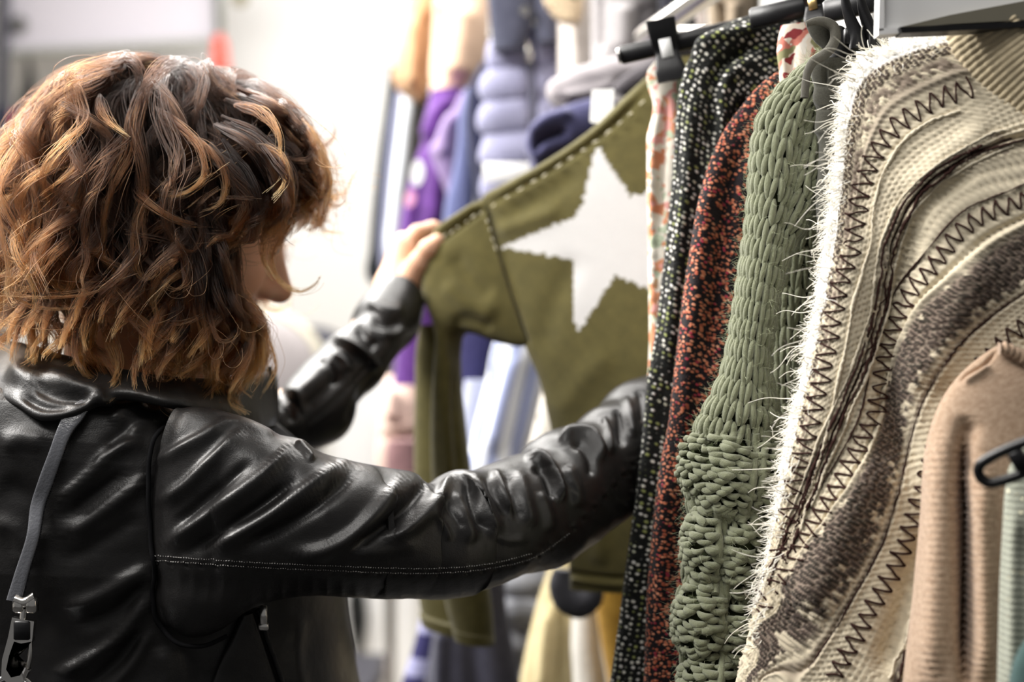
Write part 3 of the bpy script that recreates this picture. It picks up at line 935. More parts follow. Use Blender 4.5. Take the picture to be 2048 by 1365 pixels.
# ---------------------------------------------------------------- cream poncho with striped bands
from mathutils.kdtree import KDTree
def rbf_fit(X, Y, lam=1e-3):
    X = np.asarray(X, float) / 400.0; n = len(X)
    r2 = ((X[:, None] - X[None]) ** 2).sum(-1)
    K = .5 * r2 * np.log(r2 + 1e-9) + lam * np.eye(n)
    Pm = np.hstack([np.ones((n, 1)), X])
    A = np.block([[K, Pm], [Pm.T, np.zeros((3, 3))]])
    w = np.linalg.solve(A, np.concatenate([Y, np.zeros(3)]))
    def ev(Q):
        Q = np.asarray(Q, float) / 400.0; out = np.empty(len(Q))
        for a in range(0, len(Q), 20000):
            q = Q[a:a + 20000]; r = ((q[:, None] - X[None]) ** 2).sum(-1)
            out[a:a + 20000] = (.5 * r * np.log(r + 1e-9)) @ w[:n] + w[n] + q @ w[n + 1:]
        return out
    return ev
class Surf:
    """nearest place on a grid's near side for a bearing"""
    def __init__(self, V, front):
        self.N = grid_out(V)[:, :front].reshape(-1, 3); self.V = V[:, :front].reshape(-1, 3)
        f = np.sum(self.N * unit(EYE - self.V), -1) > -.05
        self.ix = np.where(f)[0]; q = PX(self.V[self.ix])
        self.kd = KDTree(len(q))
        for i, (x, y) in enumerate(q): self.kd.insert((x, y, 0), i)
        self.kd.balance()
    def __call__(self, pts, lift=0.0):
        out = []
        for i, (x, y) in enumerate(pts):
            nn = self.kd.find_n((float(x), float(y), 0), 4)
            w = np.array([1 / (d + .5) for _, _, d in nn]); w /= w.sum()
            k = [self.ix[j] for _, j, _ in nn]
            l = lift[i] if np.ndim(lift) else lift
            out.append((self.V[k] * w[:, None]).sum(0) + (self.N[k] * w[:, None]).sum(0) * l)
        return np.array(out)
BANDS = {
 0: [(1900, 62), (1830, 76), (1760, 100), (1708, 138), (1690, 170), (1680, 230), (1672, 300), (1655, 460), (1636, 600), (1618, 690), (1580, 860), (1548, 1030), (1518, 1180), (1478, 1340), (1455, 1420)],
 1: [(1895, 100), (1830, 122), (1770, 152), (1728, 195), (1708, 260), (1700, 340), (1688, 450), (1666, 580), (1645, 690), (1605, 850), (1568, 1010)],
 2: [(1960, 160), (1941, 176), (1870, 202), (1795, 250), (1748, 310), (1718, 400), (1703, 500), (1672, 604), (1650, 720), (1618, 860), (1580, 1010), (1540, 1160)],
 3: [(2010, 215), (1900, 280), (1825, 330), (1774, 400), (1748, 500), (1718, 610), (1690, 720), (1650, 840), (1605, 980), (1560, 1120)],
 4: [(2080, 262), (1990, 287), (1904, 331), (1832, 390), (1785, 480), (1756, 631), (1722, 735), (1655, 886), (1618, 980), (1570, 1110), (1525, 1230)],
 5: [(2100, 375), (2048, 400), (1945, 443), (1872, 524), (1806, 611), (1774, 700), (1745, 840), (1698, 932), (1633, 1040), (1560, 1154), (1522, 1221), (1480, 1300)],
 6: [(2100, 480), (2048, 512), (1940, 590), (1842, 680), (1794, 770), (1772, 900), (1702, 1040), (1622, 1150), (1550, 1270), (1494, 1350)],
 7: [(2100, 560), (2048, 590), (1972, 644), (1886, 735), (1830, 850), (1802, 970), (1765, 1090), (1705, 1200), (1645, 1300), (1590, 1380)],
 8: [(2100, 610), (2048, 650), (1990, 700), (1915, 800), (1868, 900), (1838, 1000), (1796, 1120), (1735, 1230), (1680, 1330), (1640, 1400)],
 9: [(2100, 720), (2048, 770), (1950, 890), (1890, 1000), (1846, 1120), (1796, 1240), (1745, 1365)],
 10: [(2050, 900), (1980, 980), (1910, 1080), (1862, 1190), (1818, 1300), (1785, 1390)]}
def poncho():
    rng = np.random.default_rng(5)
    PO = [(1990, 38), (1900, 60), (1830, 74), (1760, 99), (1708, 137), (1689, 172), (1679, 230), (1671, 300), (1663, 380), (1654, 460), (1646, 530), (1634, 600), (1617, 690), (1599, 780), (1579, 860), (1561, 950), (1547, 1030), (1534, 1110), (1517, 1180), (1499, 1260), (1477, 1340), (1455, 1420), (1440, 1480)]
    PI = [(2130, 40), (2170, 60), (2190, 90), (2200, 130), (2210, 170), (2215, 220), (2220, 280), (2220, 350), (2220, 420), (2220, 500), (2220, 570), (2215, 640), (2210, 720), (2200, 800), (2190, 880), (2180, 960), (2170, 1040), (2160, 1120), (2150, 1190), (2140, 1270), (2130, 1350), (2120, 1430), (2110, 1490)]
    nv, nu = 640, 400
    V, uv = loft(pts3(PO, 1.012), pts3(PI, .965), nv, nu, [.010, .022, .030, .032, .032, .032, .034, .034], 2.5, split=.78, arc=True)
    V = sculpt(V, [([(1830, 430), (1795, 560), (1772, 700), (1790, 850), (1840, 1000)], 34, -.013), ([(1700, 420), (1690, 600), (1650, 800), (1590, 1000)], 40, .008), ([(1990, 500), (1900, 640), (1850, 800)], 50, .008),
        ([(1760, 900), (1690, 1050), (1590, 1250)], 50, .010), ([(1860, 1050), (1810, 1200), (1760, 1365)], 26, -.010), ([(1960, 330), (1850, 420), (1800, 520)], 16, -.004), ([(1990, 250), (1880, 320), (1800, 400)], 24, .004)])
    q = PX(V).reshape(-1, 2)
    X, B, U = [], [], []
    for k, c in BANDS.items():
        cc = spline(np.array(c, float), 16)
        L = np.concatenate([[0], np.cumsum(np.linalg.norm(np.diff(cc, axis=0), axis=1))]) / F_PX
        L = L - (cc[0, 1] - 60) * -.0 + [.0, .0, .02, .035, .03, .06, .10, .12, .14, .17, .2][k]
        X.append(cc); B.append(np.full(16, float(k))); U.append(L)
    X, B, U = np.concatenate(X), np.concatenate(B), np.concatenate(U)
    fb, fu = rbf_fit(X, B, 2e-3), rbf_fit(X, U, 5e-2)
    b, u = fb(q), fu(q)
    dark, mid, cream, white, tan = [np.array(srgb(*c)) for c in ((58, 42, 40), (132, 114, 104), (226, 214, 188), (248, 247, 244), (196, 178, 146))]
    # stitches: cells along the band (u) and across it (b)
    su = .0034
    iu = np.floor(u / su).astype(np.int64); fr = u / su - iu
    bb = b * 3.2 + .55 * hash3(iu, iu * 0, iu * 0, 19) + .13 * noise2(u / .02, b * 3, 6)
    ib = np.floor(bb).astype(np.int64); fbb = bb - ib
    h = .72 * hash3(iu, ib, iu * 0, 11) + .28 * (noise2(u / .012, b * 2.0, 3) * .5 + .5); h2 = hash3(iu, ib, iu * 0, 12)
    sg = np.where(iu % 2 == 0, 1.0, -1.0)
    leaf = np.clip(1 - ((fr - .5 - .34 * sg * (fbb - .5)) / .46) ** 2, 0, 1) * np.clip(1 - (2 * np.abs(fbb - .5)) ** 4, 0, 1)
    s5 = .0050; b5 = b * 5.4; k5 = np.floor(b5).astype(np.int64); f5 = b5 - k5; u5 = u / s5 + .5 * (k5 % 2); f6 = u5 - np.floor(u5)
    dot = np.exp(-((f6 - .5) / .26) ** 2 - ((f5 - .5) / .26) ** 2)
    C = cream * (.94 + .12 * h[:, None])
    H = .0003 * leaf - .0015 * dot
    def band(lo, hi, e=.12):
        return smooth(lo - e, lo + e, b) * (1 - smooth(hi - e, hi + e, b))
    lm = smooth(.12, .35, leaf)
    def blend(C, w, c):
        return C * (1 - w[:, None]) + c * w[:, None]
    C = blend(C, 1 - smooth(.55, .75, b), white * (.96 + .06 * h2[:, None]))
    up = smooth(.40, .10, u)
    w = band(.62, 1.25, .1) * (h < .25 + .62 * up) * lm
    C = blend(C, w * .92, dark * (.7 + 1.0 * h2[:, None]))
    w = band(1.25, 1.6, .1) * (h < .3 + .3 * up); C = blend(C, w * .8, mid)
    w = band(1.6, 1.78, .05) * .5; C = blend(C, w, mid)
    # heathered brown band
    prof = band(5.45, 6.75, .15)
    dens = .38 + .62 * np.exp(-((b - 6.0) / .60) ** 2)
    w = prof * (h < dens) * lm; C = blend(C, w * .95, dark * (.2 + .7 * h2[:, None]))
    w = prof * np.where(h >= dens, .15, (1 - lm) * .9); C = blend(C, w, mid)
    w = band(3.55, 4.5, .15) * (h < .18) * .6; C = blend(C, w, mid)
    w = band(6.85, 7.05, .05) * .55; C = blend(C, w, mid)
    w = band(9.7, 10.3, .1) * (h < .7); C = blend(C, w * .9, dark)
    w = band(10.6, 12.5, .2) * (h < .5); C = blend(C, w * .8, mid)
    heath = np.maximum(prof, band(.6, 1.6, .1))
    H = H * (1 - heath) + heath * .0015 * leaf
    H = H + .0016 * np.exp(-((b - 5.38) / .07) ** 2) - .0022 * np.exp(-((b - 5.27) / .05) ** 2)
    H = H + .0014 * np.exp(-((b - 7.1) / .07) ** 2) - .002 * np.exp(-((b - 7.0) / .04) ** 2)
    H = H + .0016 * np.exp(-((b - 1.72) / .08) ** 2)
    for k, a in ((3.86, .0024), (4.14, .0022), (3.68, .0014), (4.34, .0014)):
        H = H + a * np.exp(-((b - k) / .055) ** 2)
    H = H - .0020 * np.exp(-((b - 4.0) / .06) ** 2)
    H = H + .0006 * noise2(u / .012, b * 2.2, 5)
    N = grid_out(V)
    V2 = V + N * H.reshape(nv, nu)[..., None]
    mb = MB(); add_grid(mb, V2, True, np.stack([u, b * .028], -1), C)
    o = mb.build('knitted_poncho', col_cloth('striped_poncho_knit', 1300, .4, .07))
    tag(o, 'large cream poncho with brown stitched bands and a shaggy white fringed edge', 'poncho', RACK)
    front = int(nu * .78)
    S = Surf(V2, front)
    DY = plain('dark_brown_yarn', srgb(62, 42, 38), .9, .1, bump=.4, bs=1500, var=.3)
    LY = plain('cream_yarn', srgb(224, 214, 192), .9, .1, bump=.4, bs=1500, var=.1)
    # laddered embroidery of dark yarn
    def ladder(k, half, step, t0, t1, r, name):
        c = spline(np.array(BANDS[k], float), 600)
        L = np.concatenate([[0], np.cumsum(np.linalg.norm(np.diff(c, axis=0), axis=1))])
        T = unit(np.gradient(c, axis=0)); Nn = np.stack([-T[:, 1], T[:, 0]], -1)
        s = np.arange(L[-1] * t0, L[-1] * t1, step); pts, lf = [], []
        for i, v in enumerate(s):
            sd = 1 if (i // 1) % 2 else -1
            j = int(np.searchsorted(L, v)); j = min(j, 599)
            sp = half * rng.uniform(.85, 1.12)
            for e, dv in ((-.9, -.34), (-.2, 0), (.55, .28)) if sd > 0 else ((.9, -.34), (.2, 0), (-.55, .28)):
                jj = int(np.clip(np.searchsorted(L, v + dv * step * 1.4), 0, 599))
                pts.append(c[jj] + Nn[jj] * sp * e + rng.normal(0, .8, 2)); lf.append(.0013 if abs(e) < .8 else .0002)
        pts = np.array(pts)
        W = S(pts, np.array(lf))
        m = MB(); add_tube(m, W, r, 6, len(W) * 4)
        m.build(name, DY, o)
    ladder(2, 23, 14.5, .02, .95, .00068, 'ladder_yarn')
    ladder(5, 21, 14.0, .03, .93, .00072, 'ladder_yarn')
    ladder(8, 21, 14.0, .02, .95, .00075, 'ladder_yarn')
    def line(k0, off, t0, t1, r, name, mat, wob=3.0, breaks=.0):
        c = spline(np.array(BANDS[k0], float), 260)
        T = unit(np.gradient(c, axis=0)); Nn = np.stack([-T[:, 1], T[:, 0]], -1)
        t = np.linspace(0, 1, 260)
        p = c + Nn * (off + wob * noise2(t * 26, t * 0 + k0 + off, 4)[:, None])
        m = (t > t0) & (t < t1)
        W = S(p[m], .0010 + .0006 * noise2(t[m] * 40, t[m] * 0 + off, 8))
        rr = r * (.75 + .5 * noise2(t[m] * 60, t[m] * 0 + off, 9)).clip(.25, 1.4)
        mb = MB(); add_tube(mb, W, rr, 6)
        mb.build(name, mat, o)
    line(4, -9, .02, .9, .0012, 'chain_yarn', DY, 4); line(4, 9, .1, .95, .0013, 'chain_yarn', DY, 4)
    line(4, 0, .05, .9, .0010, 'chain_yarn', DY, 5)
    line(4, -17, .05, .8, .0012, 'chain_yarn', LY, 3); line(4, 18, .05, .9, .0012, 'chain_yarn', LY, 3)
    line(5, 27, .03, .9, .0008, 'chain_yarn', DY, 1.5); line(7, 0, .02, .95, .0007, 'chain_yarn', DY, 1.5)
    line(10, 0, .02, .95, .0013, 'chain_yarn', DY, 5); line(10, -12, .02, .95, .0010, 'chain_yarn', DY, 4); line(10, 14, .0, .95, .0010, 'chain_yarn', LY, 4)
    line(2, -34, .05, .9, .0013, 'chain_yarn', LY, 3)
    # shaggy fringe along the open edge
    e = spline(pts3(PO, 1.008), 1400)
    qy = PX(e)
    n = 520
    k = (rng.beta(1.0, 1.1, n) * 1150 + 90).astype(int)
    p0 = e[k] + np.stack([rng.uniform(.001, .008, n), rng.uniform(-.024, .006, n), rng.normal(0, .002, n)], -1)
    Tn = unit(np.gradient(e, axis=0))[k]
    out = unit(np.stack([-np.abs(Tn[:, 2]) - .1, rng.normal(-.35, .5, n), np.where(k < 330, .55, -.25) + rng.normal(0, .35, n)], -1))
    ln = rng.gamma(4.0, .0034, n).clip(.004, .03)
    t = np.linspace(0, 1, 12)
    cur = unit(rng.normal(size=(n, 3)) + np.array([0, 0, -.5]))
    Pn = p0[:, None] + out[:, None] * (ln[:, None] * t)[..., None] + cur[:, None] * (ln[:, None] * .55 * t ** 2.2)[..., None]
    ph = rng.uniform(0, 6.28, n); a2 = unit(np.cross(out, cur))
    Pn = Pn + (a2[:, None] * (ln[:, None] * .10 * np.sin(ph[:, None] + t * rng.uniform(3, 9, n)[:, None]) * t)[..., None])
    R = np.broadcast_to(np.linspace(.00042, .00016, 12), Pn.shape[:2])
    o1 = curves_obj('fringe', Pn, R, M['fuzz'], np.broadcast_to(np.array(srgb(238, 234, 222)), Pn.shape).copy(), o); o1['kind'] = 'stuff'
    # fluff over the white edge band
    sel = np.where((b < .95) & (b > -1.2) & (np.arange(len(b)) % nu < front))[0]
    sel = rng.choice(sel, 3600)
    p0 = V2.reshape(-1, 3)[sel]; n0 = N.reshape(-1, 3)[sel]
    d = unit(n0 * .6 + np.array([-.3, 0, -.7]) + .6 * rng.normal(size=p0.shape)); ln = rng.uniform(.004, .010, len(sel))
    t = np.linspace(0, 1, 6)
    Pn = p0[:, None] + d[:, None] * (ln[:, None] * t)[..., None] + unit(rng.normal(size=p0.shape))[:, None] * (ln[:, None] * .4 * t ** 2)[..., None]
    R = np.broadcast_to(np.linspace(.00028, .00010, 6), Pn.shape[:2])
    o2 = curves_obj('fluff', Pn, R, M['fuzz'], np.broadcast_to(np.array(srgb(240, 237, 228)), Pn.shape).copy(), o); o2['kind'] = 'stuff'
    # ribbed neck band
    CO = [(1888, 58), (1900, 92), (1922, 132), (1950, 176), (1984, 214), (2030, 260), (2090, 310), (2160, 360)]
    CI = [(2030, 30), (2060, 60), (2090, 100), (2120, 140), (2150, 180), (2180, 220), (2210, 260), (2240, 310)]
    Vc, uc = loft(pts3(CO, .978), pts3(CI, .95), 170, 150, [.006, .012, .014, .014, .014], 2.2, split=.75)
    wv = uc[..., 0] * 2 * np.pi / .0085 + 1.6 * noise2(uc[..., 1] / .02, uc[..., 0] / .03, 3)
    sl = uc[..., 1] / .0045 + uc[..., 0] / .012
    st = (sl - np.floor(sl))
    Hc = .0002 * np.cos(wv) + .0011 * np.sin(np.pi * st) - .0005
    Vc2 = Vc + grid_out(Vc) * Hc[..., None]
    hc = hash3(np.floor(sl).astype(np.int64), np.floor(wv / 2 / np.pi).astype(np.int64), np.zeros_like(sl, np.int64), 3)
    cc = np.array(srgb(214, 198, 166)) * (.86 + .2 * hc[..., None]) * (1 - .12 * smooth(.03, .06, uc[..., 0])[..., None])
    mb = MB(); add_grid(mb, Vc2, True, uc.reshape(-1, 2), cc.reshape(-1, 3))
    mb.build('neck_band', o.data.materials[0], o)
poncho()

# ---------------------------------------------------------------- beige jumper, pale sage jumper, dark teal garment
def beige_mat():
    t = NT('beige_melange_knit'); v = t.uv()
    n1 = t.noise(t.uv((1, .55, 1)), 1500, 3, .7); n2 = t.noise(v, 260, 4, .65)
    c = t.mix(t.math('MULTIPLY_ADD', n2, 2.6, -.8, True), srgb(168, 140, 116), srgb(206, 180, 156))
    c = t.mix(t.math('MULTIPLY', n1, .3), c, srgb(150, 122, 100))
    return t.finish(c, .9, t.bump(t.math('ADD', n1, t.math('MULTIPLY', n2, .6)), .45, .0013), .12, .35)
BE = beige_mat()
bj = garment('beige_jumper', 'plain beige fine knit jumper hanging in front of the cream poncho', 'jumper', BE,
    [(2004, 688), (1984, 698), (1962, 713), (1920, 750), (1890, 790), (1871, 830), (1857, 880), (1850, 950), (1844, 1030), (1835, 1120), (1825, 1220), (1815, 1300), (1805, 1400), (1798, 1480)],
    [(2120, 720), (2140, 740), (2150, 760), (2160, 790), (2160, 830), (2160, 880), (2160, 930), (2160, 980), (2160, 1050), (2160, 1140), (2155, 1230), (2150, 1310), (2145, 1400), (2140, 1480)],
    [.004, .014, .022, .026, .027, .027, .027, .027], 260, 200,
    [([(1925, 850), (1922, 950), (1926, 1060), (1930, 1200), (1932, 1420)], 13, -.034, 13, .3), ([(1875, 850), (1880, 1000), (1872, 1200), (1860, 1400)], 26, .006), ([(1968, 900), (1964, 1000), (1966, 1200), (1966, 1400)], 22, .008),
     ([(1908, 770), (1934, 748), (1962, 735), (1982, 716), (1996, 700)], 4, -.003), ([(1925, 768), (1950, 752), (1980, 730)], 7, .003), ([(1940, 830), (1930, 880), (1928, 960)], 20, -.008)], d=.925, pw=2.2)
def rib(mb, pl, r): add_tube(mb, spline(pts3(pl), 24), r, 8)
mb = MB()
Vc, uc = loft(pts3([(1996, 690), (2006, 686), (2020, 692), (2040, 704), (2070, 720), (2110, 740)], .918), pts3([(2000, 706), (2012, 708), (2030, 716), (2046, 728), (2070, 742), (2100, 760)], .914), 120, 30, .0035)
wv = .0008 * np.cos(uc[..., 1] * 2 * np.pi / .0042)
add_grid(mb, Vc + grid_out(Vc) * wv[..., None], True, uc.reshape(-1, 2)); mb.build('neck_rib', BE, bj)

def sage_mat():
    t = NT('pale_sage_lurex_knit'); v = t.uv((1, 1, 1))
    n1 = t.noise(v, 900, 3, .6)
    w = t.n('TexWave'); w.bands_direction = 'Y'; w.inputs['Scale'].default_value = 78; w.inputs['Distortion'].default_value = 1.6; w.inputs['Detail Scale'].default_value = 3
    t.l(v, w.inputs['Vector'])
    c = t.mix(n1, srgb(132, 136, 122), srgb(170, 172, 158))
    vo = t.voro(v, 330)
    sep = t.n('SeparateColor'); t.l(vo.outputs['Color'], sep.inputs[0])
    sp = t.math('MULTIPLY', t.math('LESS_THAN', vo.outputs['Distance'], .28), t.math('GREATER_THAN', sep.outputs[0], .86))
    c = t.mix(sp, c, srgb(236, 226, 190))
    return t.finish(c, t.math('SUBTRACT', .85, t.math('MULTIPLY', sp, .6)), t.bump(t.math('ADD', w.outputs['Fac'], n1), .5, .0014), .2, .2, metal=t.math('MULTIPLY', sp, .8))
garment('sage_jumper', 'pale sage ribbed jumper with glitter thread, hanging in front of the beige jumper', 'jumper', sage_mat(),
    [(2056, 880), (2034, 905), (2020, 935), (2012, 980), (2008, 1050), (2003, 1150), (2000, 1260), (1997, 1380), (1995, 1480)], [(2220, 880), (2230, 905), (2230, 935), (2230, 980), (2230, 1050), (2230, 1150), (2225, 1260), (2220, 1380), (2215, 1480)],
    [.006, .014, .018, .018, .018], 160, 120, [([(2030, 1000), (2028, 1200), (2026, 1400)], 12, .004)], d=.868)
garment('teal_top', 'dark teal garment at the foot of the pale sage jumper', 'top', cloth('dark_teal_jersey', srgb(66, 88, 86), None, 700, .3),
    [(2070, 1255), (2046, 1290), (2030, 1322), (2020, 1365), (2012, 1430), (2008, 1480)], [(2230, 1255), (2230, 1290), (2230, 1322), (2230, 1365), (2230, 1430), (2230, 1480)], [.005, .012, .015, .015], 60, 60, d=.825)

# ---------------------------------------------------------------- black hangers with clips, rail, sign
BP = M['black_plastic']
def unit3(v): v = np.asarray(v, float); return v / np.linalg.norm(v)
HG = 'black clip hangers on the near rack'
def bar(mb, a, b, hw, hh):
    a, b = np.asarray(a), np.asarray(b); x = unit3(b - a); y = unit3(np.cross([0, 0, 1.0], x)); z = np.cross(x, y)
    add_box(mb, (a + b) / 2, (np.linalg.norm(b - a) / 2, hw, hh), np.stack([x, y, z]), bev=min(hw, hh) * .55)
    return x, y, z
def clip(parent, c, x, z, hgt, wid, mats):
    """a sprung hanger clip: two jaws, bridge and metal spring plate"""
    y = np.cross(z, x)
    mb = MB(); c = np.asarray(c)
    for s in (-1, 1):
        prof = [(-.5, .55), (.0, .62), (.16, .5), (.2, .2), (.32, .0), (.36, -.3), (.5, -.5)]
        line = np.array([c + z * (hgt * (.5 - (i / 6.0))) + y * (s * (.0045 + .006 * abs(math.cos(i * .52)))) for i in range(7)])
        V, uv = loft(line - x * wid / 2 * np.array([1, 1, .95, .85, .9, 1.05, 1.05])[:, None], line + x * wid / 2 * np.array([1, 1, .95, .85, .9, 1.05, 1.05])[:, None], 24, 16, .0022, 4)
        add_grid(mb, V)
    add_box(mb, c + z * hgt * .34, (wid * .46, .008, hgt * .10), np.stack([x, y, z]))
    o = mb.build('clip', BP, parent)
    mb = MB(); add_box(mb, c + z * hgt * .03 - y * .0095 * np.sign(y[1]), (wid * .2, .0008, hgt * .15), np.stack([x, y, z]))
    mb.build('spring_plate', M['white_paper'] if mats == 'pale' else M['brass'], o)
    return o
def hook(parent, p, z=.12, r=.018, rod=None):
    p = np.asarray(p)
    mb = MB()
    t = np.linspace(0, 1, 30)
    pts = [p + np.array([0, 0, z * .25 * k]) for k in range(4)] + [p + np.array([0, r * (1 - math.cos(a)) , z * .75 + r * math.sin(a)]) + 0 for a in np.linspace(.3, 3.6, 9)]
    add_tube(mb, np.array(pts), .0018, 8, 50)
    mb.build('hook', M['chrome'], parent)
def hanger(label, a, b, cl, hw=.0050, hh=.0080, hk=None, tip=True):
    mb = MB(); x, y, z = bar(mb, a, b, hw, hh)
    h = mb.build('clip_hanger', BP); tag(h, label, 'hanger', HG)
    if tip:
        m = MB(); add_tube(m, np.array([a - x * .0015, a + x * .001]), [hh * .82, hh * .9], 14, 5); m.build('end_cap', M['chrome'] if tip == 2 else BP, h)
    for (c, hgt, wid, kind) in cl: clip(h, c, x, z, hgt, wid, kind)
    if hk is not None: hook(h, hk)
    return h
hanger('black clip hanger whose pale rounded end pokes out above the khaki star sweater', P(1238, 112, 1.285), P(1590, 30, 1.262), [(P(1334, 104, 1.277), .056, .026, 'pale')], hk=P(1575, 26, 1.262), tip=2)
hanger('black flat hanger bar above the black tweed cardigan', P(1500, 38, 1.190), P(1640, 6, 1.165), [(P(1631, 14, 1.160), .034, .017, 'gold')], hw=.004, hh=.0085, hk=P(1628, -8, 1.166), tip=False)
h3 = hanger('black hanger bar just left of the white sign', P(1648, 24, 1.118), P(1776, -6, 1.090), [], hw=.004, hh=.0090, hk=P(1740, -10, 1.098), tip=False)
# two long sprung fingers of its clip
for dx in (0, 32):
    mb = MB()
    V, uv = loft(pts3([(1684 + dx, -6), (1686 + dx, 14), (1694 + dx, 42), (1702 + dx, 68), (1700 + dx, 98)], 1.055), pts3([(1694 + dx, -8), (1700 + dx, 14), (1710 + dx, 42), (1722 + dx, 66), (1736 + dx, 100)], 1.06), 40, 18, [.002, .003, .004, .005, .005], 3)
    add_grid(mb, V); mb.build('clip_finger', BP, h3)
mb = MB(); add_box(mb, P(1716, 74, 1.064), (.011, .006, .006)); mb.build('clip_bridge', BP, h3)
# rail
mb = MB()
A, Bq = np.array([.375, .62, 1.735]), np.array([.155, 1.66, 1.735])
add_tube(mb, np.array([A, Bq]), .0125, 20, 6)
rk = mb.build('clothing_rack', M['chrome']); tag(rk, 'metal clothes rail carrying the row of knitwear', 'clothing rack')
for e in (A, Bq):
    mb = MB(); add_tube(mb, np.array([e + [.18, 0, 0], e + [.18, 0, -1.735]]), .014, 16, 4); add_tube(mb, np.array([e, e + [.18, 0, 0]]), .0125, 16, 4); mb.build('upright', M['chrome'], rk)
# glossy black slotted hanger end in front of the beige jumper
def slotted():
    mb = MB()
    c0, c1 = P(1982, 944, .838), P(2120, 884, .815)
    x = unit3(c1 - c0); yv = unit3(np.array([0, 1.0, 0]) - x * x[1]); z = np.cross(x, yv); r = .0072
    pts = [c1 + z * r] + [c0 + z * r * math.cos(a) - x * r * math.sin(a) for a in np.linspace(0, math.pi, 9)] + [c1 - z * r]
    V = tube_grid(spline(np.array(pts), 70), .0032, 14)
    add_grid(mb, V)
    o = mb.build('slotted_hanger', BP); tag(o, 'glossy black slotted hanger arm tip crossing in front of the beige jumper', 'hanger', HG)
    mb = MB(); 
    add_box(mb, c0 + x * .018, (.004, .004, .0058), np.stack([x, yv, z])); add_box(mb, c0 + x * .034, (.020, .0028, .0014), np.stack([x, yv, z])); mb.build('web', BP, o)
    hook(o, c1 + np.array([.0, .0, .006]), .35)
slotted()
# white sign tray over the poncho
def sign():
    d = .955
    mb = MB(); extrude_poly(mb, pts3([(1770, 58), (1770, -60), (2120, -60), (2120, -12), (2048, 2), (1900, 30), (1804, 54)], d), (.0, .004, 0))
    o = mb.build('sign_holder', M['white_paper'], smooth_shade=False); tag(o, 'blank white sign board in a holder above the cream poncho', 'sign')
    mb = MB(); extrude_poly(mb, pts3([(1757, 62), (1760, -60), (1769, -60), (1768, 60)], d - .004), (0, .012, 0)); extrude_poly(mb, pts3([(1757, 70), (1757, 58), (1806, 54), (1800, 66)], d - .004), (0, .012, 0)); mb.build('side_rim', M['white_paper'], o, False)
    OL = plain('olive_grey_board', srgb(120, 116, 102), .6, .3)
    a = pts3([(1802, 54), (1900, 30), (2048, 2), (2120, -12), (2120, 36), (2048, 40), (1900, 48), (1802, 58)], d - .006)
    mb = MB(); extrude_poly(mb, a, (0, .010, 0)); mb.build('lower_panel', OL, o, False)
    mb = MB(); extrude_poly(mb, pts3([(1800, 54), (1804, 66), (1900, 62), (2048, 54), (2120, 50), (2120, 38), (2048, 42), (1900, 50)], d - .010), (0, .016, 0)); mb.build('lower_edge', BP, o, False)
sign()
# ---------------------------------------------------------------- the woman: body, jacket, trousers
def head_frame():
    f = unit3([math.cos(.36) * math.cos(.36), math.cos(.36) * math.sin(.36), -math.sin(.36)])
    l = unit3(np.cross([0, 0, 1.0], f)); u = np.cross(f, l)
    return np.stack([f, l, u])
HM = head_frame()
HC = P(345, 449, 1.24)
def hp(x, y, z): return HC + np.array([x, y, z]) @ HM

# jacket sleeves first: their centre lines carry the arms
SL_TOP = [(362, 806, 1.085), (420, 816, 1.085), (470, 831, 1.09), (520, 851, 1.09), (560, 871, 1.095), (604, 880, 1.10), (640, 901, 1.105), (690, 917, 1.11), (735, 927, 1.12), (780, 937, 1.125), (820, 944, 1.135), (866, 966, 1.14), (888, 962, 1.145), (920, 941, 1.155), (960, 944, 1.16), (1000, 929, 1.175), (1050, 909, 1.195), (1085, 899, 1.205), (1110, 872, 1.215), (1150, 851, 1.235), (1185, 847, 1.25), (1210, 815, 1.262), (1240, 800, 1.272), (1262, 768, 1.284), (1300, 752, 1.30), (1350, 735, 1.32), (1410, 715, 1.34)]
SL_BOT = [(338, 1266, 1.085), (400, 1274, 1.085), (450, 1256, 1.09), (505, 1214, 1.095), (570, 1195, 1.10), (640, 1193, 1.105), (690, 1195, 1.11), (740, 1197, 1.12), (790, 1199, 1.125), (840, 1200, 1.135), (890, 1198, 1.145), (930, 1193, 1.155), (955, 1182, 1.16), (990, 1164, 1.17), (1030, 1152, 1.185), (1060, 1148, 1.195), (1092, 1139, 1.205), (1112, 1120, 1.215), (1150, 1094, 1.235), (1190, 1064, 1.25), (1230, 1034, 1.268), (1265, 1005, 1.284), (1300, 978, 1.30), (1370, 925, 1.325), (1440, 880, 1.345)]
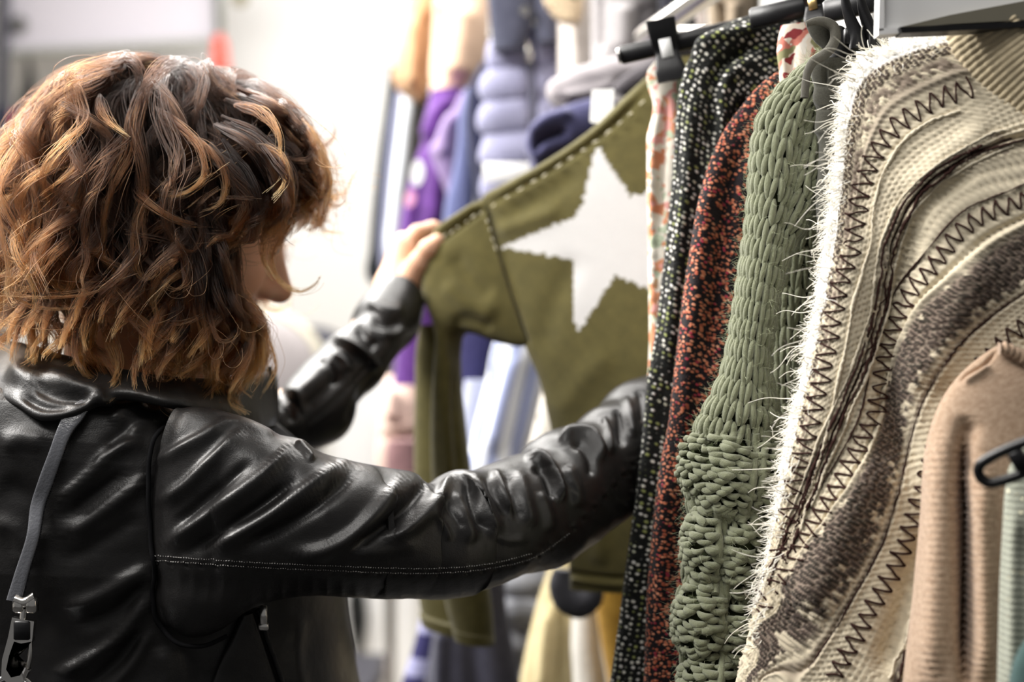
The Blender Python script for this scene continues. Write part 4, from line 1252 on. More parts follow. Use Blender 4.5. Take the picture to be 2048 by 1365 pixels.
def near_sleeve():
    nv, nu = 560, 230
    V, uv = loft(pts3(SL_TOP), pts3(SL_BOT), nv, nu, [.016, .050, .062, .060, .056, .053, .052, .050, .046, .044, .042], 2.15, split=.72)
    # the armhole seam bows towards the back
    th = np.concatenate([np.linspace(0, np.pi * 1.25, int(nu * .72), endpoint=False), np.linspace(np.pi * 1.25, 2 * np.pi, nu - int(nu * .72), endpoint=False)])
    T = unit(np.gradient(V.mean(1), axis=0))
    sh = np.clip(np.sin(th), 0, 1)[None, :] * (1 - smooth(0, 110, np.arange(nv)))[:, None] * .017
    V = V - T[:, None] * sh[..., None]
    # pinched in at the seam
    pin = (1 - smooth(0, 16, np.arange(nv))) * .004
    V = V - grid_out(V) * pin[:, None, None]
    R = [  # (line, width, height, width on the other side)
        ([(306, 1012), (370, 972), (414, 930), (462, 884), (492, 852)], 17, .0052, 11), ([(306, 930), (370, 893), (414, 868), (455, 838)], 15, .0040, 10),
        ([(312, 1100), (400, 1042), (480, 985), (540, 936), (592, 884)], 20, .0066, 12), ([(400, 1104), (463, 1072), (536, 1032), (633, 964), (700, 920)], 22, .0068, 13),
        ([(560, 1108), (650, 1098), (699, 1074), (748, 1030), (782, 988), (818, 948)], 22, .0070, 14), ([(760, 1086), (827, 1048), (861, 1016), (893, 974), (922, 944)], 19, .0078, 10),
        ([(340, 1060), (400, 1010), (452, 965), (510, 915)], 10, -.0038), ([(350, 1118), (440, 1068), (520, 1015), (600, 950)], 12, -.0052), ([(470, 1100), (560, 1060), (650, 1000), (726, 930)], 14, -.0050), ([(690, 1105), (760, 1062), (815, 1010), (850, 968), (872, 955)], 13, -.0072),
        ([(926, 946), (940, 990), (952, 1030), (974, 1068)], 9, -.0060), ([(905, 980), (926, 1030), (950, 1090)], 14, .0040), ([(942, 944), (962, 990), (984, 1040), (1000, 1075)], 11, .0050),
        ([(966, 950), (988, 988), (1024, 1036)], 8, -.0036), ([(990, 938), (1004, 980), (1026, 1030)], 9, .0060, 6), ([(1010, 940), (1026, 990), (1040, 1050)], 9, -.0035), ([(1035, 935), (1050, 990), (1064, 1060)], 12, .0034),
        ([(1046, 914), (1084, 918), (1108, 944), (1122, 984), (1124, 1010)], 10, .0075, 7), ([(1060, 935), (1086, 944), (1100, 972), (1108, 1005)], 8, -.0050), ([(1078, 980), (1096, 1030), (1100, 1070)], 11, .0030),
        ([(1112, 884), (1150, 862), (1184, 868), (1198, 890), (1206, 930)], 10, .0070, 7), ([(1135, 895), (1160, 890), (1178, 915), (1184, 960)], 9, -.0045), ([(1130, 930), (1150, 970), (1160, 1020)], 12, .0034),
        ([(1208, 830), (1216, 870), (1222, 915)], 8, .0050), ([(1232, 812), (1240, 860), (1246, 900)], 8, -.0040), ([(1250, 790), (1262, 830), (1268, 880)], 9, .0045), ([(1274, 780), (1282, 810), (1286, 850)], 7, -.003),
        ([(700, 1108), (780, 1100), (850, 1085)], 14, .0022), ([(430, 842), (500, 852), (560, 872)], 9, .0018), ([(604, 888), (640, 905), (690, 925)], 10, -.0024), ([(590, 884), (612, 900), (626, 925)], 7, .0036),
        ([(860, 1020), (885, 1050), (905, 1085)], 8, .0026), ([(880, 1000), (905, 1030), (925, 1062)], 6, -.0022), ([(970, 1060), (1010, 1080), (1060, 1078)], 9, .0018)]
    SEAM = [(312, 1126), (420, 1134), (540, 1141), (650, 1145), (763, 1150), (876, 1151), (989, 1140), (1065, 1121), (1140, 1071), (1216, 992), (1291, 908), (1360, 850)]
    R += [(SEAM, 4, -.0022, 4, 0), ([(x, y - 9) for x, y in SEAM], 6, .0012, 6, 0), ([(x, y + 40) for x, y in SEAM], 30, -.003, 30, 0)]
    R += [([(1060, 925), (1100, 940), (1150, 985), (1162, 1000)], 3, -.0012)]
    for _ in range(8): V[1:-1] = (V[:-2] + 2 * V[1:-1] + V[2:]) / 4
    V = sculpt(V, R)
    # fine crumple in the crook of the arm
    q = PX(V); N = grid_out(V)
    w = np.exp(-((q[..., 0] - 960) / 120) ** 2 - ((q[..., 1] - 1040) / 60) ** 2)
    V = V + N * (w * .0012 * noise3(V * np.array([1, 1, .45]), 120, 3))[..., None] + N * (.0009 * noise3(V, 34, 6))[..., None]
    return V, uv, SEAM
FS_TOP = [(470, 800, 1.40), (520, 796, 1.41), (556, 787, 1.42), (580, 758, 1.425), (610, 726, 1.435), (640, 699, 1.445), (664, 672, 1.455), (690, 655, 1.465), (711, 641, 1.475), (716, 612, 1.49), (735, 585, 1.51), (752, 573, 1.525)]
FS_BOT = [(500, 930, 1.40), (560, 915, 1.41), (610, 906, 1.42), (650, 894, 1.425), (686, 873, 1.435), (694, 836, 1.445), (718, 801, 1.455), (748, 776, 1.465), (766, 745, 1.475), (800, 706, 1.49), (826, 680, 1.51), (840, 640, 1.525)]
def far_sleeve():
    V, uv = loft(pts3(FS_TOP), pts3(FS_BOT), 260, 130, [.060, .056, .052, .048, .046, .042, .040], 2.1, split=.65)
    R = [([(664, 676), (700, 690), (736, 715), (764, 748)], 11, .0085, 8), ([(712, 645), (730, 672), (756, 700)], 10, -.0080), ([(560, 800), (610, 780), (650, 740), (668, 700)], 16, .0050), ([(590, 830), (640, 790), (690, 740)], 14, -.0045),
         ([(640, 720), (662, 740), (670, 770)], 9, -.004), ([(660, 710), (686, 720), (700, 748)], 9, .004), ([(735, 600), (770, 620), (812, 622)], 12, .0045), ([(740, 640), (775, 650), (806, 642)], 10, -.004), ([(760, 665), (790, 670), (815, 655)], 9, .0035),
         ([(600, 860), (660, 810), (720, 750), (760, 700)], 5, -.002), ([(556, 790), (580, 820), (584, 850)], 9, -.004), ([(575, 775), (600, 800), (610, 830)], 10, .004), ([(690, 850), (720, 790), (760, 740)], 7, -.003)]
    V = sculpt(V, R)
    return V, uv
VN, UN, SEAM = near_sleeve()
VF, UF = far_sleeve()

TL = [(120, 738), (10, 744), (-70, 762), (-130, 810), (-140, 890), (-130, 980), (-135, 1100), (-120, 1250), (-100, 1400), (-90, 1560), (-95, 1700), (-100, 1790)]
TR = [(400, 742), (452, 780), (500, 822), (545, 858), (600, 905), (654, 980), (684, 1100), (690, 1220), (705, 1330), (730, 1450), (738, 1600), (735, 1720)]
def torso():
    V, uv = loft(pts3(TL, 1.255), pts3(TR, 1.255), 420, 330, [.045, .058, .135, .168, .176, .180, .184, .186, .186, .186, .186, .184, .184, .180, .176, .172, .17, .168, .166, .165, .165, .165, .165, .17, .17, .17, .17, .17, .17], 2.35, split=.72)
    R = [([(107, 1012), (170, 958), (219, 909), (292, 872)], 18, .0055, 11), ([(117, 1082), (195, 1031), (258, 982), (300, 940)], 19, .0050, 12), ([(122, 1218), (195, 1192), (263, 1153), (310, 1128)], 20, .0052, 12), ([(100, 1356), (195, 1304), (244, 1265), (298, 1180)], 18, .0065, 10),
         ([(110, 1050), (190, 990), (260, 935)], 11, -.0040), ([(120, 1130), (200, 1085), (290, 1030)], 16, -.0030), ([(150, 1260), (230, 1225), (300, 1160)], 14, -.0045), ([(214, 848), (260, 820), (300, 806)], 12, .0035), ([(250, 870), (300, 835), (350, 812)], 12, .0035), ([(200, 900), (250, 860), (310, 830)], 10, -.0030),
         ([(0, 900), (40, 880), (100, 890)], 22, .004), ([(0, 960), (60, 1000), (80, 1080)], 24, -.004), ([(-20, 1040), (30, 1060), (60, 1140)], 20, .004), ([(150, 1390), (230, 1330), (290, 1250)], 12, -.005), ([(200, 1400), (270, 1320), (306, 1250)], 12, .004),
         ([(320, 1290), (330, 1340), (320, 1420)], 16, .004), ([(360, 1280), (380, 1340), (384, 1420)], 14, -.004), ([(600, 1220), (590, 1300), (600, 1400)], 18, .003)]
    AH = [(366, 806), (336, 840), (318, 872), (300, 920), (297, 992), (305, 1090), (312, 1126), (305, 1170), (312, 1236), (341, 1272), (414, 1284), (460, 1262)]
    V = sculpt(V, R)
    V = V + grid_out(V) * (.0009 * noise3(V, 30, 2))[..., None]
    return V, uv
VT, UT = torso()

def body():
    xs = np.concatenate([np.arange(-.75, .30, .003)])
    ys = np.arange(1.0, 1.72, .003)
    zs = np.concatenate([np.arange(-.02, 1.22, .012), np.arange(1.22, 1.62, .003)])
    Fd = Field(xs, ys, zs)
    # trunk and legs
    tc = VT.mean(1)
    pel = np.array([-.33, 1.255, .93])
    Fd.ell(pel, (.105, .15, .12), None, .01); 
    Fd.cap(pel + [0, 0, .03], P(285, 1050, 1.255), .105, .115, .06); Fd.ell(P(290, 1000, 1.255), (.10, .135, .13), None, .05)
    for s in (-1, 1):
        hip = pel + [0, s * .075, -.04]; kn = np.array([-.31, 1.255 + s * .085, .47]); an = np.array([-.33, 1.255 + s * .09, .075])
        Fd.cap(hip, kn, .078, .050, .05); Fd.cap(kn, an, .052, .034, .03); Fd.cap(an + [-.03, 0, -.03], an + [.14, .0, -.05], .032, .026, .03)
    # neck and head
    Fd.cap(P(280, 840, 1.255), hp(-.025, 0, -.04), .062, .055, .03)
    Fd.ell(hp(-.012, 0, .035), (.096, .074, .092), HM, .015)
    Fd.ell(hp(.022, 0, -.035), (.066, .057, .075), HM, .04)
    Fd.ell(hp(.060, 0, .058), (.030, .056, .040), HM, .03)
    Fd.cap(hp(.0, .045, -.055), hp(.066, .014, -.088), .020, .016, .03); Fd.cap(hp(.0, -.045, -.055), hp(.066, -.014, -.088), .020, .016, .03)
    Fd.ell(hp(.074, 0, -.088), (.016, .018, .014), HM, .02)
    for s in (-1, 1):
        Fd.ell(hp(.058, s * .040, -.022), (.024, .020, .022), HM, .02)          # cheek
        Fd.ell(hp(.094, s * .031, .012), (.016, .017, .010), HM, .012, True)      # socket
        Fd.ell(hp(.078, s * .031, .011), (.012, .0135, .011), HM, .004)           # lid
        Fd.ell(hp(.084, s * .030, .029), (.007, .022, .006), HM, .012)            # brow
        Fd.ell(hp(.094, s * .012, -.026), (.009, .007, .007), HM, .006)           # nostril wing
        Fd.ell(hp(-.012, s * .076, .0), (.018, .006, .031), HM, .004); Fd.ell(hp(-.008, s * .082, .002), (.010, .005, .018), HM, .004, True)
    Fd.cap(hp(.082, 0, .022), hp(.106, 0, -.018), .0085, .0115, .012); Fd.ell(hp(.107, 0, -.021), (.0115, .011, .0095), HM, .006)
    Fd.ell(hp(.088, 0, -.050), (.010, .022, .0055), HM, .006); Fd.ell(hp(.086, 0, -.061), (.010, .020, .0065), HM, .006); Fd.ell(hp(.100, 0, -.0555), (.010, .024, .0015), HM, .002, True)
    # arms along the sleeves
    for V, idx, r in ((VN, (70, 120, 270, 330, 548), (.034, .034, .024, .024, .022)), (VF, (30, 90, 120, 252), (.028, .026, .026, .024))):
        pts = [V[i].mean(0) for i in idx]
        for a, b, ra, rb in zip(pts[:-1], pts[1:], r[:-1], r[1:]): Fd.cap(a, b, ra, rb, .02)
    Fd.cap(P(290, 930, 1.22), VN[70].mean(0), .05, .034, .03); Fd.cap(P(300, 900, 1.29), VF[30].mean(0), .05, .028, .02)
    # far hand: thumb in front of the cloth, fingers behind it
    def hand(wr, pal, kn, th, fing, rw=.023):
        Fd.cap(wr[0], wr[1], rw, .024, .012)
        for k in kn: Fd.cap(wr[1], k, .020, .0125, .012)
        Fd.ell(pal[0], pal[1], pal[2], .01)
        for f in fing:
            for a, b, ra, rb in zip(f[:-1], f[1:], (.0098, .0090, .0080), (.0090, .0080, .0068)): Fd.cap(a, b, ra, rb, .0025)
        for a, b, ra, rb in zip(th[:-1], th[1:], (.0165, .0112, .0095), (.0115, .0100, .0075)): Fd.cap(a, b, ra, rb, .004)
    wr = (VF[252].mean(0), P(796, 578, 1.538))
    kn = [P(806, 500, 1.545), P(812, 494, 1.566), P(818, 500, 1.586), P(826, 512, 1.604)]
    fing = [[kn[0], P(834, 466, 1.553), P(866, 456, 1.566), P(892, 466, 1.572)], [kn[1], P(846, 466, 1.582), P(884, 462, 1.586), P(910, 476, 1.584)],
            [kn[2], P(852, 482, 1.602), P(888, 482, 1.604), P(912, 496, 1.598)], [kn[3], P(854, 506, 1.616), P(882, 510, 1.616), P(902, 520, 1.608)]]
    th = [P(812, 572, 1.528), P(838, 526, 1.514), P(856, 498, 1.508), P(876, 481, 1.510)]
    hand(wr, (P(806, 538, 1.560), (.018, .036, .040), np.eye(3)), kn, th, fing)
    # near hand, out of sight behind the tweed, closing on the khaki cloth
    w0 = VN[548].mean(0); w1 = P(1450, 760, 1.345)
    kn = [P(1476, 716, 1.332), P(1490, 724, 1.346), P(1496, 738, 1.360), P(1496, 756, 1.372)]
    fing = [[k, k + np.array([.022, .004 + .006, .006]), k + np.array([.032, .020, -.012]), k + np.array([.020, .030, -.026])] for k in kn]
    th = [P(1440, 740, 1.336), P(1462, 706, 1.340), P(1482, 690, 1.352), P(1500, 688, 1.362)]
    hand((w0, w1), (P(1468, 742, 1.350), (.030, .028, .024), np.eye(3)), kn, th, fing)
    V, Q = Fd.mesh()
    return V, Q
bV, bQ = body()
mb = MB()
loc = (bV - HC) @ HM.T
lip = np.exp(-((loc[:, 0] - .094) / .016) ** 2 - (loc[:, 1] / .02) ** 2 - ((loc[:, 2] + .055) / .009) ** 2)
chk = np.exp(-((loc[:, 0] - .07) / .03) ** 2 - ((np.abs(loc[:, 1]) - .042) / .02) ** 2 - ((loc[:, 2] + .02) / .024) ** 2) + np.exp(-((loc[:, 0] - .112) / .012) ** 2 - (loc[:, 1] / .016) ** 2 - ((loc[:, 2] + .02) / .012) ** 2)
lip = np.clip(lip, 0, 1)[:, None]; chk = np.clip(chk, 0, 1)[:, None]
bc = (1 - lip) * ((1 - chk * .6) + chk * .6 * np.array([1.0, .72, .66])) + lip * np.array([.85, .45, .42])
mb.add(bV, bQ, None, bc)
PERSON = mb.build('person', M['skin'])
tag(PERSON, 'woman with curly brown hair in a black leather jacket reaching for the khaki sweater', 'person')
for s in (-1, 1):
    mb = MB()
    f = HM[0]; c = hp(.0785, s * .031, .0105)
    V = tube_grid(np.stack([c + f * (.0115 * math.cos(a)) for a in np.linspace(math.pi, 0.0, 14)]), np.array([.0116 * max(.02, math.sin(a)) for a in np.linspace(math.pi, 0.0, 14)]), 20)
    mt = np.zeros((13, 20), int); mt[9:] = 1
    add_grid(mb, V, True, None, None, mt.ravel(), cap=(False, False)); mb.build('eye', [M['eye_white'], M['iris']], PERSON)

# jacket
mb = MB(); add_grid(mb, VT, True, UT.reshape(-1, 2))
JK = mb.build('leather_jacket', M['leather'], PERSON)
JK['label'] = 'black leather jacket'
def stitch_row(mb, V, front, line, n, off=0, r=.00042, lift=.0006, mat=1, ln=.6):
    S = Surf(V, front)
    c = spline(np.array(line, float), n * 6); W = S(c, lift)
    for i in range(n):
        s = W[i * 6: i * 6 + max(3, int(6 * ln))]
        if len(s) > 2: add_tube(mb, s, r, 5, mat=mat)
mb = MB(); add_grid(mb, VN, True, UN.reshape(-1, 2))
fr = int(230 * .72)
stitch_row(mb, VN, fr, [(x, y - 5) for x, y in SEAM[:9]], 170); stitch_row(mb, VN, fr, [(x, y - 14) for x, y in SEAM[:8]], 150)
mb.build('sleeve', [M['leather'], M['thread']], JK)
SN = Surf(VN, fr); ST0 = Surf(VT, int(330 * .72))
def seam_cord():
    AH = [(372, 804), (340, 838), (320, 870), (303, 920), (298, 992), (306, 1090), (312, 1126), (306, 1170), (312, 1236), (341, 1270), (414, 1284), (462, 1262)]
    c = spline(np.array(AH, float), 160); W = ST0(c, .0016); W2 = SN(c + np.array([2.0, 0]), .0)
    W[:, 1] = np.minimum(W[:, 1], np.where(np.abs(W2[:, 1] - W[:, 1]) < .02, W2[:, 1] - .0008, W[:, 1]))
    for _ in range(12): W[1:-1] = (W[:-2] + 2 * W[1:-1] + W[2:]) / 4
    mb = MB(); add_tube(mb, W, .0019, 8); mb.build('armhole_seam', M['lining'], JK)
seam_cord()
mb = MB(); add_grid(mb, VF, True, UF.reshape(-1, 2)); mb.build('sleeve', M['leather'], JK)
def sheet(outer, inner, nv, nu, th, strokes=(), pw=3.0, nz=0.0):
    V, uv = loft(pts3(outer), pts3(inner), nv, nu, th, pw)
    if strokes: V = sculpt(V, strokes)
    if nz: V = V + grid_out(V) * (nz * noise3(V, 40, 5))[..., None]
    return V
V = sheet([(-60, 690, 1.30), (0, 682, 1.21), (50, 690, 1.150), (130, 712, 1.118), (220, 738, 1.110), (320, 756, 1.115), (430, 762, 1.145), (515, 748, 1.215), (545, 738, 1.275), (540, 745, 1.33)],
          [(-100, 770, 1.24), (-30, 790, 1.12), (32, 814, 1.078), (88, 840, 1.066), (146, 832, 1.066), (228, 796, 1.082), (340, 812, 1.085), (440, 836, 1.125), (520, 860, 1.19), (548, 852, 1.27)],
          160, 60, .006, [([(10, 730), (70, 760), (160, 775)], 20, .007), ([(60, 770), (120, 795), (200, 790)], 9, -.005), ([(90, 740), (150, 770), (220, 790)], 10, .005), ([(40, 790), (90, 815), (150, 810)], 7, -.003), ([(130, 770), (200, 800), (240, 806)], 8, .004)], 3, .001)
mb = MB(); add_grid(mb, V); mb.build('collar', M['leather'], JK)
# front collar tab with its turned edge
V = sheet([(486, 760, 1.235), (515, 744, 1.235), (536, 736, 1.245)], [(478, 850, 1.225), (510, 852, 1.225), (544, 838, 1.24)], 40, 40, .004, [([(480, 806), (510, 800), (540, 790)], 4, .003, None, 0), ([(480, 826), (510, 824), (540, 812)], 4, .0025, None, 0)])
mb = MB(); add_grid(mb, V)
add_tube(mb, pts3([(538, 734, 1.240), (545, 760, 1.238), (546, 800, 1.234), (542, 832, 1.228), (520, 850, 1.222), (486, 858, 1.218)]), .0020, 8, 40)
mb.build('collar_tab', M['leather'], JK)
# lapel edge and inner front under the chin
mb = MB(); V = sheet([(540, 850, 1.25), (570, 868, 1.25), (600, 890, 1.24)], [(500, 870, 1.21), (550, 900, 1.20), (600, 930, 1.19)], 30, 24, .005); add_grid(mb, V); mb.build('lapel', M['lining'], JK)
# slanting pocket: flap, zip and puller
ST = Surf(VT, int(330 * .72))
fl_l = [(480, 1228), (462, 1270), (440, 1320), (420, 1372), (405, 1430)]; fl_r = [(500, 1222), (512, 1262), (528, 1310), (546, 1365), (560, 1430)]
a, b = ST(np.array(fl_l, float), .004), ST(np.array(fl_r, float), .004)
V, _ = loft(a, b, 50, 30, .004, 3)
mb = MB(); add_grid(mb, V); mb.build('pocket_flap', M['leather'], JK)
z = ST(spline(np.array([(512, 1216), (524, 1262), (540, 1310), (560, 1370), (575, 1430)], float), 40), .004)
mb = MB(); add_tube(mb, z, .0022, 8); mb.build('zip', M['black_plastic'], JK)
mb = MB(); c = ST(np.array([(515, 1224.0)]), .010)[0]
add_box(mb, c, (.0028, .002, .0075), bev=.001); add_box(mb, c + [0, 0, -.009], (.004, .0015, .003), bev=.001); mb.build('zip_puller', M['chrome'], JK)
# trousers and shoes
def trousers():
    Fd = Field(np.arange(-.55, -.05, .008), np.arange(1.03, 1.48, .008), np.arange(.03, 1.05, .008))
    pel = np.array([-.33, 1.255, .93])
    Fd.ell(pel, (.118, .162, .11), None, .01)
    for s in (-1, 1):
        hip = pel + [0, s * .075, -.04]; kn = np.array([-.31, 1.255 + s * .085, .47]); an = np.array([-.33, 1.255 + s * .09, .10])
        Fd.cap(hip, kn, .092, .066, .05); Fd.cap(kn, an, .066, .055, .03)
    return Fd.mesh()
tv, tq = trousers(); mb = MB(); mb.add(tv, tq, tv[:, [0, 2]]); mb.build('trousers', M['denim'], PERSON)
for s in (-1, 1):
    Fd = Field(np.arange(-.45, -.08, .006), np.arange(1.255 + s * .09 - .07, 1.255 + s * .09 + .07, .006), np.arange(-.012, .14, .006))
    c = np.array([-.33, 1.255 + s * .09, 0])
    Fd.cap(c + [-.035, 0, .045], c + [.13, 0, .036], .042, .038, .02); Fd.cap(c + [0, 0, .05], c + [0, 0, .10], .045, .046, .02)
    sl, G = Fd.region([-1, 0, -1], [1, 3, 1]); Fd.F[sl] = np.maximum(Fd.F[sl], .003 - G[..., 2])
    v, q_ = Fd.mesh(); mb = MB(); mb.add(v, q_); mb.build('shoe', M['leather_strap'], PERSON)

# ---------------------------------------------------------------- shoulder bag
def bag():
    Lp = [(196, 806), (160, 818), (134, 836), (118, 862), (100, 905), (84, 960), (72, 1010), (60, 1070), (48, 1130), (38, 1184)]
    Rp = [(206, 812), (184, 826), (166, 846), (150, 872), (132, 915), (116, 965), (104, 1012), (92, 1072), (80, 1132), (68, 1190)]
    A, Bp = ST(np.array(Lp, float), .008), ST(np.array(Rp, float), .008)
    for W in (A, Bp):
        W[-3:, 1] -= np.array([.004, .010, .016]); 
    # back over the shoulder
    A = np.vstack([A[0] + [.03, .10, .01], A[0] + [.012, .04, .012], A]); Bp = np.vstack([Bp[0] + [.03, .10, .008], Bp[0] + [.012, .04, .010], Bp])
    V, uv = loft(A, Bp, 200, 36, .0022, 4)
    mb = MB(); add_grid(mb, V)
    o = mb.build('shoulder_bag', M['leather_strap']); tag(o, "black leather bag strap with metal snap hook over the woman's shoulder", 'bag')
    e = (V[:, 9] * .82 + V[:, 17] * .18); e2 = V[:, 2] * .9 + V[:, 9] * .1
    S = Surf(V, 18)
    mb = MB(); C = spline(np.array([(x - 5, y) for x, y in Rp[1:]], float), 300); W = S(C, .0004)
    for i in range(75): add_tube(mb, W[i * 4:i * 4 + 3], .0004, 5)
    mb.build('stitching', M['lining'], o)
    d = A[-1][1]
    def p(x, y, k=0.0): return P(x, y, d - .004 + k)
    CHR = M['chrome']
    mb = MB(); add_tube(mb, np.array([p(30, 1200), p(50, 1206), p(72, 1194)]), .0042, 10, 16); add_box(mb, p(64, 1210), (.0042, .004, .006), bev=.0015); add_box(mb, p(38, 1212), (.0040, .004, .005), bev=.0015); mb.build('loop', CHR, o)
    mb = MB()
    body_ = pts3([(24, 1236), (68, 1244), (64, 1284), (42, 1288), (28, 1284), (18, 1312), (12, 1340), (22, 1356), (40, 1352), (50, 1336), (58, 1342), (48, 1364), (20, 1372), (2, 1356), (4, 1320), (16, 1276)], d - .008)
    extrude_poly(mb, body_, (0, .006, 0)); add_tube(mb, np.array([p(48, 1218), p(46, 1240)]), .0026, 10, 5); add_tube(mb, np.array([p(60, 1284), p(60, 1312), p(54, 1340)]), .0018, 8, 10)
    mb.build('snap_hook', CHR, o)
    mb = MB(); add_box(mb, p(44, 1262, -.004), (.006, .0016, .007), bev=.001); mb.build('snap_inlay', M['black_plastic'], o)
    mb = MB(); t = np.linspace(0, 2 * np.pi, 40); C = np.stack([P(24, 1396, d)[0] + .016 * np.cos(t), d + 0 * t + .004 * np.cos(t), P(24, 1396, d)[2] + .016 * np.sin(t)], -1); add_tube(mb, C, .002, 8); mb.build('ring', CHR, o)
    V, uv = loft(pts3([(-60, 1440, d), (-80, 1500, d), (-90, 1650, d), (-80, 1760, d)]), pts3([(100, 1440, d), (130, 1500, d), (150, 1650, d), (130, 1760, d)]), 60, 60, [.015, .03, .035, .03], 3.5)
    mb = MB(); add_grid(mb, V); mb.build('bag_body', M['leather_strap'], o)
bag()
# ---------------------------------------------------------------- hair
def make_hair():
    rng = np.random.default_rng(21)
    SCc = hp(-.012, 0, .035); SR = np.array([.099, .077, .096])
    # roots over the scalp, in the head's own axes
    cand = unit(rng.normal(size=(9000, 3)))
    x, y, z = cand[:, 0], cand[:, 1], cand[:, 2]
    ok = (z > -.42) & ~((x > .30) & (z < .42 - .1 * np.abs(y))) & ~((x > .05) & (z < -.05))
    cand = cand[ok]
    # spread them out (greedy)
    keep = []
    for c in cand:
        if len(keep) >= 820: break
        if not keep or np.max(np.array(keep) @ c) < math.cos(.072): keep.append(c)
    D = np.array(keep)
    n = len(D)
    crown = unit(np.array([-.15, 0, 1.0]))
    K = 34
    Lk = rng.uniform(.17, .27, n)
    frontness = smooth(.1, .8, D[:, 0])
    near = smooth(-.2, .4, -D[:, 1])
    Lk *= 1 - .28 * frontness
    Lk *= 1 + .10 * smooth(-.2, -.8, D[:, 0])
    pos = (D * SR) @ HM + SCc
    nrm = unit((D / SR) @ HM)
    cw = crown @ HM
    tan = unit(nrm * 1.0 - cw * 1.0 + 1e-6); tan = unit(tan - nrm * np.sum(tan * nrm, 1, keepdims=True))
    tan = unit(tan + .35 * rng.normal(size=(n, 3)))
    d = unit(tan * .9 + nrm * .42)
    lift = .006 + .024 * rng.random(n) + .026 * smooth(.1, -.7, D[:, 0]) + .016 * frontness
    G = np.zeros((n, K, 3)); G[:, 0] = pos
    ds = Lk / (K - 1)
    IR = SR[None] + lift[:, None]
    for k in range(1, K):
        t = k / (K - 1)
        p = G[:, k - 1] + d * ds[:, None]
        # stay outside the head's shell
        q = (p - SCc) @ HM.T
        ins = np.linalg.norm(q / (SR + lift[:, None] * min(1, t * 3.0)), axis=1)
        below = smooth(-.02, -.10, q[:, 2])
        push = np.clip(1 - ins, 0, 1) * (1 - .6 * below)
        g = unit(q / SR ** 2) @ HM
        p = p + g * (push * .05)[:, None]
        G[:, k] = p
        gl = np.array([0, 0, -1.0])
        d = unit(unit(G[:, k] - G[:, k - 1]) + gl * (.10 + .16 * t) + .05 * rng.normal(size=(n, 3)) + g * .02 * (1 - t))
    # rest on the shoulders instead of sinking in
    zmin = 1.325
    low = G[..., 2] < zmin + .012
    over = (zmin + .012 - G[..., 2]).clip(0)
    G[..., 2] += over * .80
    G[..., 1] += np.where(G[..., 1] < 1.24, -over * .5, over * .5)
    # curl
    T = unit(np.gradient(G, axis=1))
    ref = unit(np.cross(T, np.array([.2, 1.0, .1]))); b = np.cross(T, ref)
    t = np.linspace(0, 1, K)[None]
    amp = (rng.gamma(5.0, .0019, n).clip(.004, .016)[:, None]) * smooth(.05, .7, t) * (1 + .9 * t ** 3)
    wl = rng.gamma(9.0, .0112, n).clip(.06, .16)[:, None]
    ph = rng.uniform(0, 6.28, n)[:, None] + rng.choice([-1, 1], n)[:, None] * 6.283 * (Lk[:, None] * t) / wl
    G = G + (ref * (amp * np.cos(ph))[..., None] + b * (amp * np.sin(ph))[..., None])
    # flick at the tips
    fl = smooth(.72, 1.0, t) ** 1.5 * rng.uniform(.0, .03, n)[:, None]
    fd = unit(rng.normal(size=(n, 3)) + np.array([0, 0, .3]))
    G = G + fd[:, None] * fl[..., None]
    # keep inside the outline of the hairdo
    def tame(G):
        OUT = spline(np.array([(-130, 560), (-90, 420), (-20, 322), (38, 258), (90, 196), (134, 154), (200, 134), (270, 116), (330, 120), (400, 128), (470, 145), (530, 180), (590, 230), (630, 290), (652, 350), (652, 400), (640, 470)], float), 300)
        cc = np.array([320.0, 430.0]); oa = np.arctan2(OUT[:, 1] - cc[1], OUT[:, 0] - cc[0]); orr = np.linalg.norm(OUT - cc, axis=1)
        oa = np.where(oa > 2.6, oa - 2 * np.pi, oa); oi = np.argsort(oa)
        q = PX(G); v = q - cc; a = np.arctan2(v[..., 1], v[..., 0]); a = np.where(a > 2.6, a - 2 * np.pi, a); r = np.linalg.norm(v, axis=-1)
        Rm = np.interp(a, oa[oi], orr[oi], right=600); Rm = Rm * 1.0 + 2; lo = .86 * Rm
        r2 = np.where((r > lo) & (a < .2), lo + (Rm - lo) * np.tanh((r - lo) / (Rm - lo)), r)
        dq = v * (r2 / (r + 1e-9) - 1)[..., None]
        G = G.copy(); G[..., 0] += dq[..., 0] / F_PX * G[..., 1]; G[..., 2] -= dq[..., 1] / F_PX * G[..., 1]
        return G
    G = tame(G)
    # part the curtain in front of the cheek and nose
    q = PX(G)
    face_poly = (np.abs((q[..., 0] - 520) / 58) ** 2 + np.abs((q[..., 1] - 545) / 62) ** 2 < 1) & (G[..., 1] < HC[1] + .05)
    bad = face_poly | ((q[..., 0] > 560 + 20 * rng.random((n, 1))) & (q[..., 1] > 360 + 130 * rng.random((n, 1)))) | (q[..., 1] > np.where(q[..., 0] < 290, 585 + 110 * rng.beta(2, 1.3, (n, 1)), 690 + 140 * rng.beta(2, 1.1, (n, 1))))
    first = np.where(bad.any(1), bad.argmax(1), K)
    keepm = first > 7
    G, D, Lk, first = G[keepm], D[keepm], Lk[keepm], first[keepm]
    n = len(G)
    tc = np.linspace(0, 1, K)[None] * (first[:, None] - 1.0)
    i0 = np.floor(tc).astype(int).clip(0, K - 2); f = (tc - i0)[..., None]
    G = np.take_along_axis(G, i0[..., None], 1) * (1 - f) + np.take_along_axis(G, (i0 + 1)[..., None], 1) * f
    Lk = Lk * first / K
    # tips roll up into open hooks
    Rc = rng.uniform(.007, .017, n)[:, None]; thm = rng.uniform(1.2, 3.6, n)[:, None]
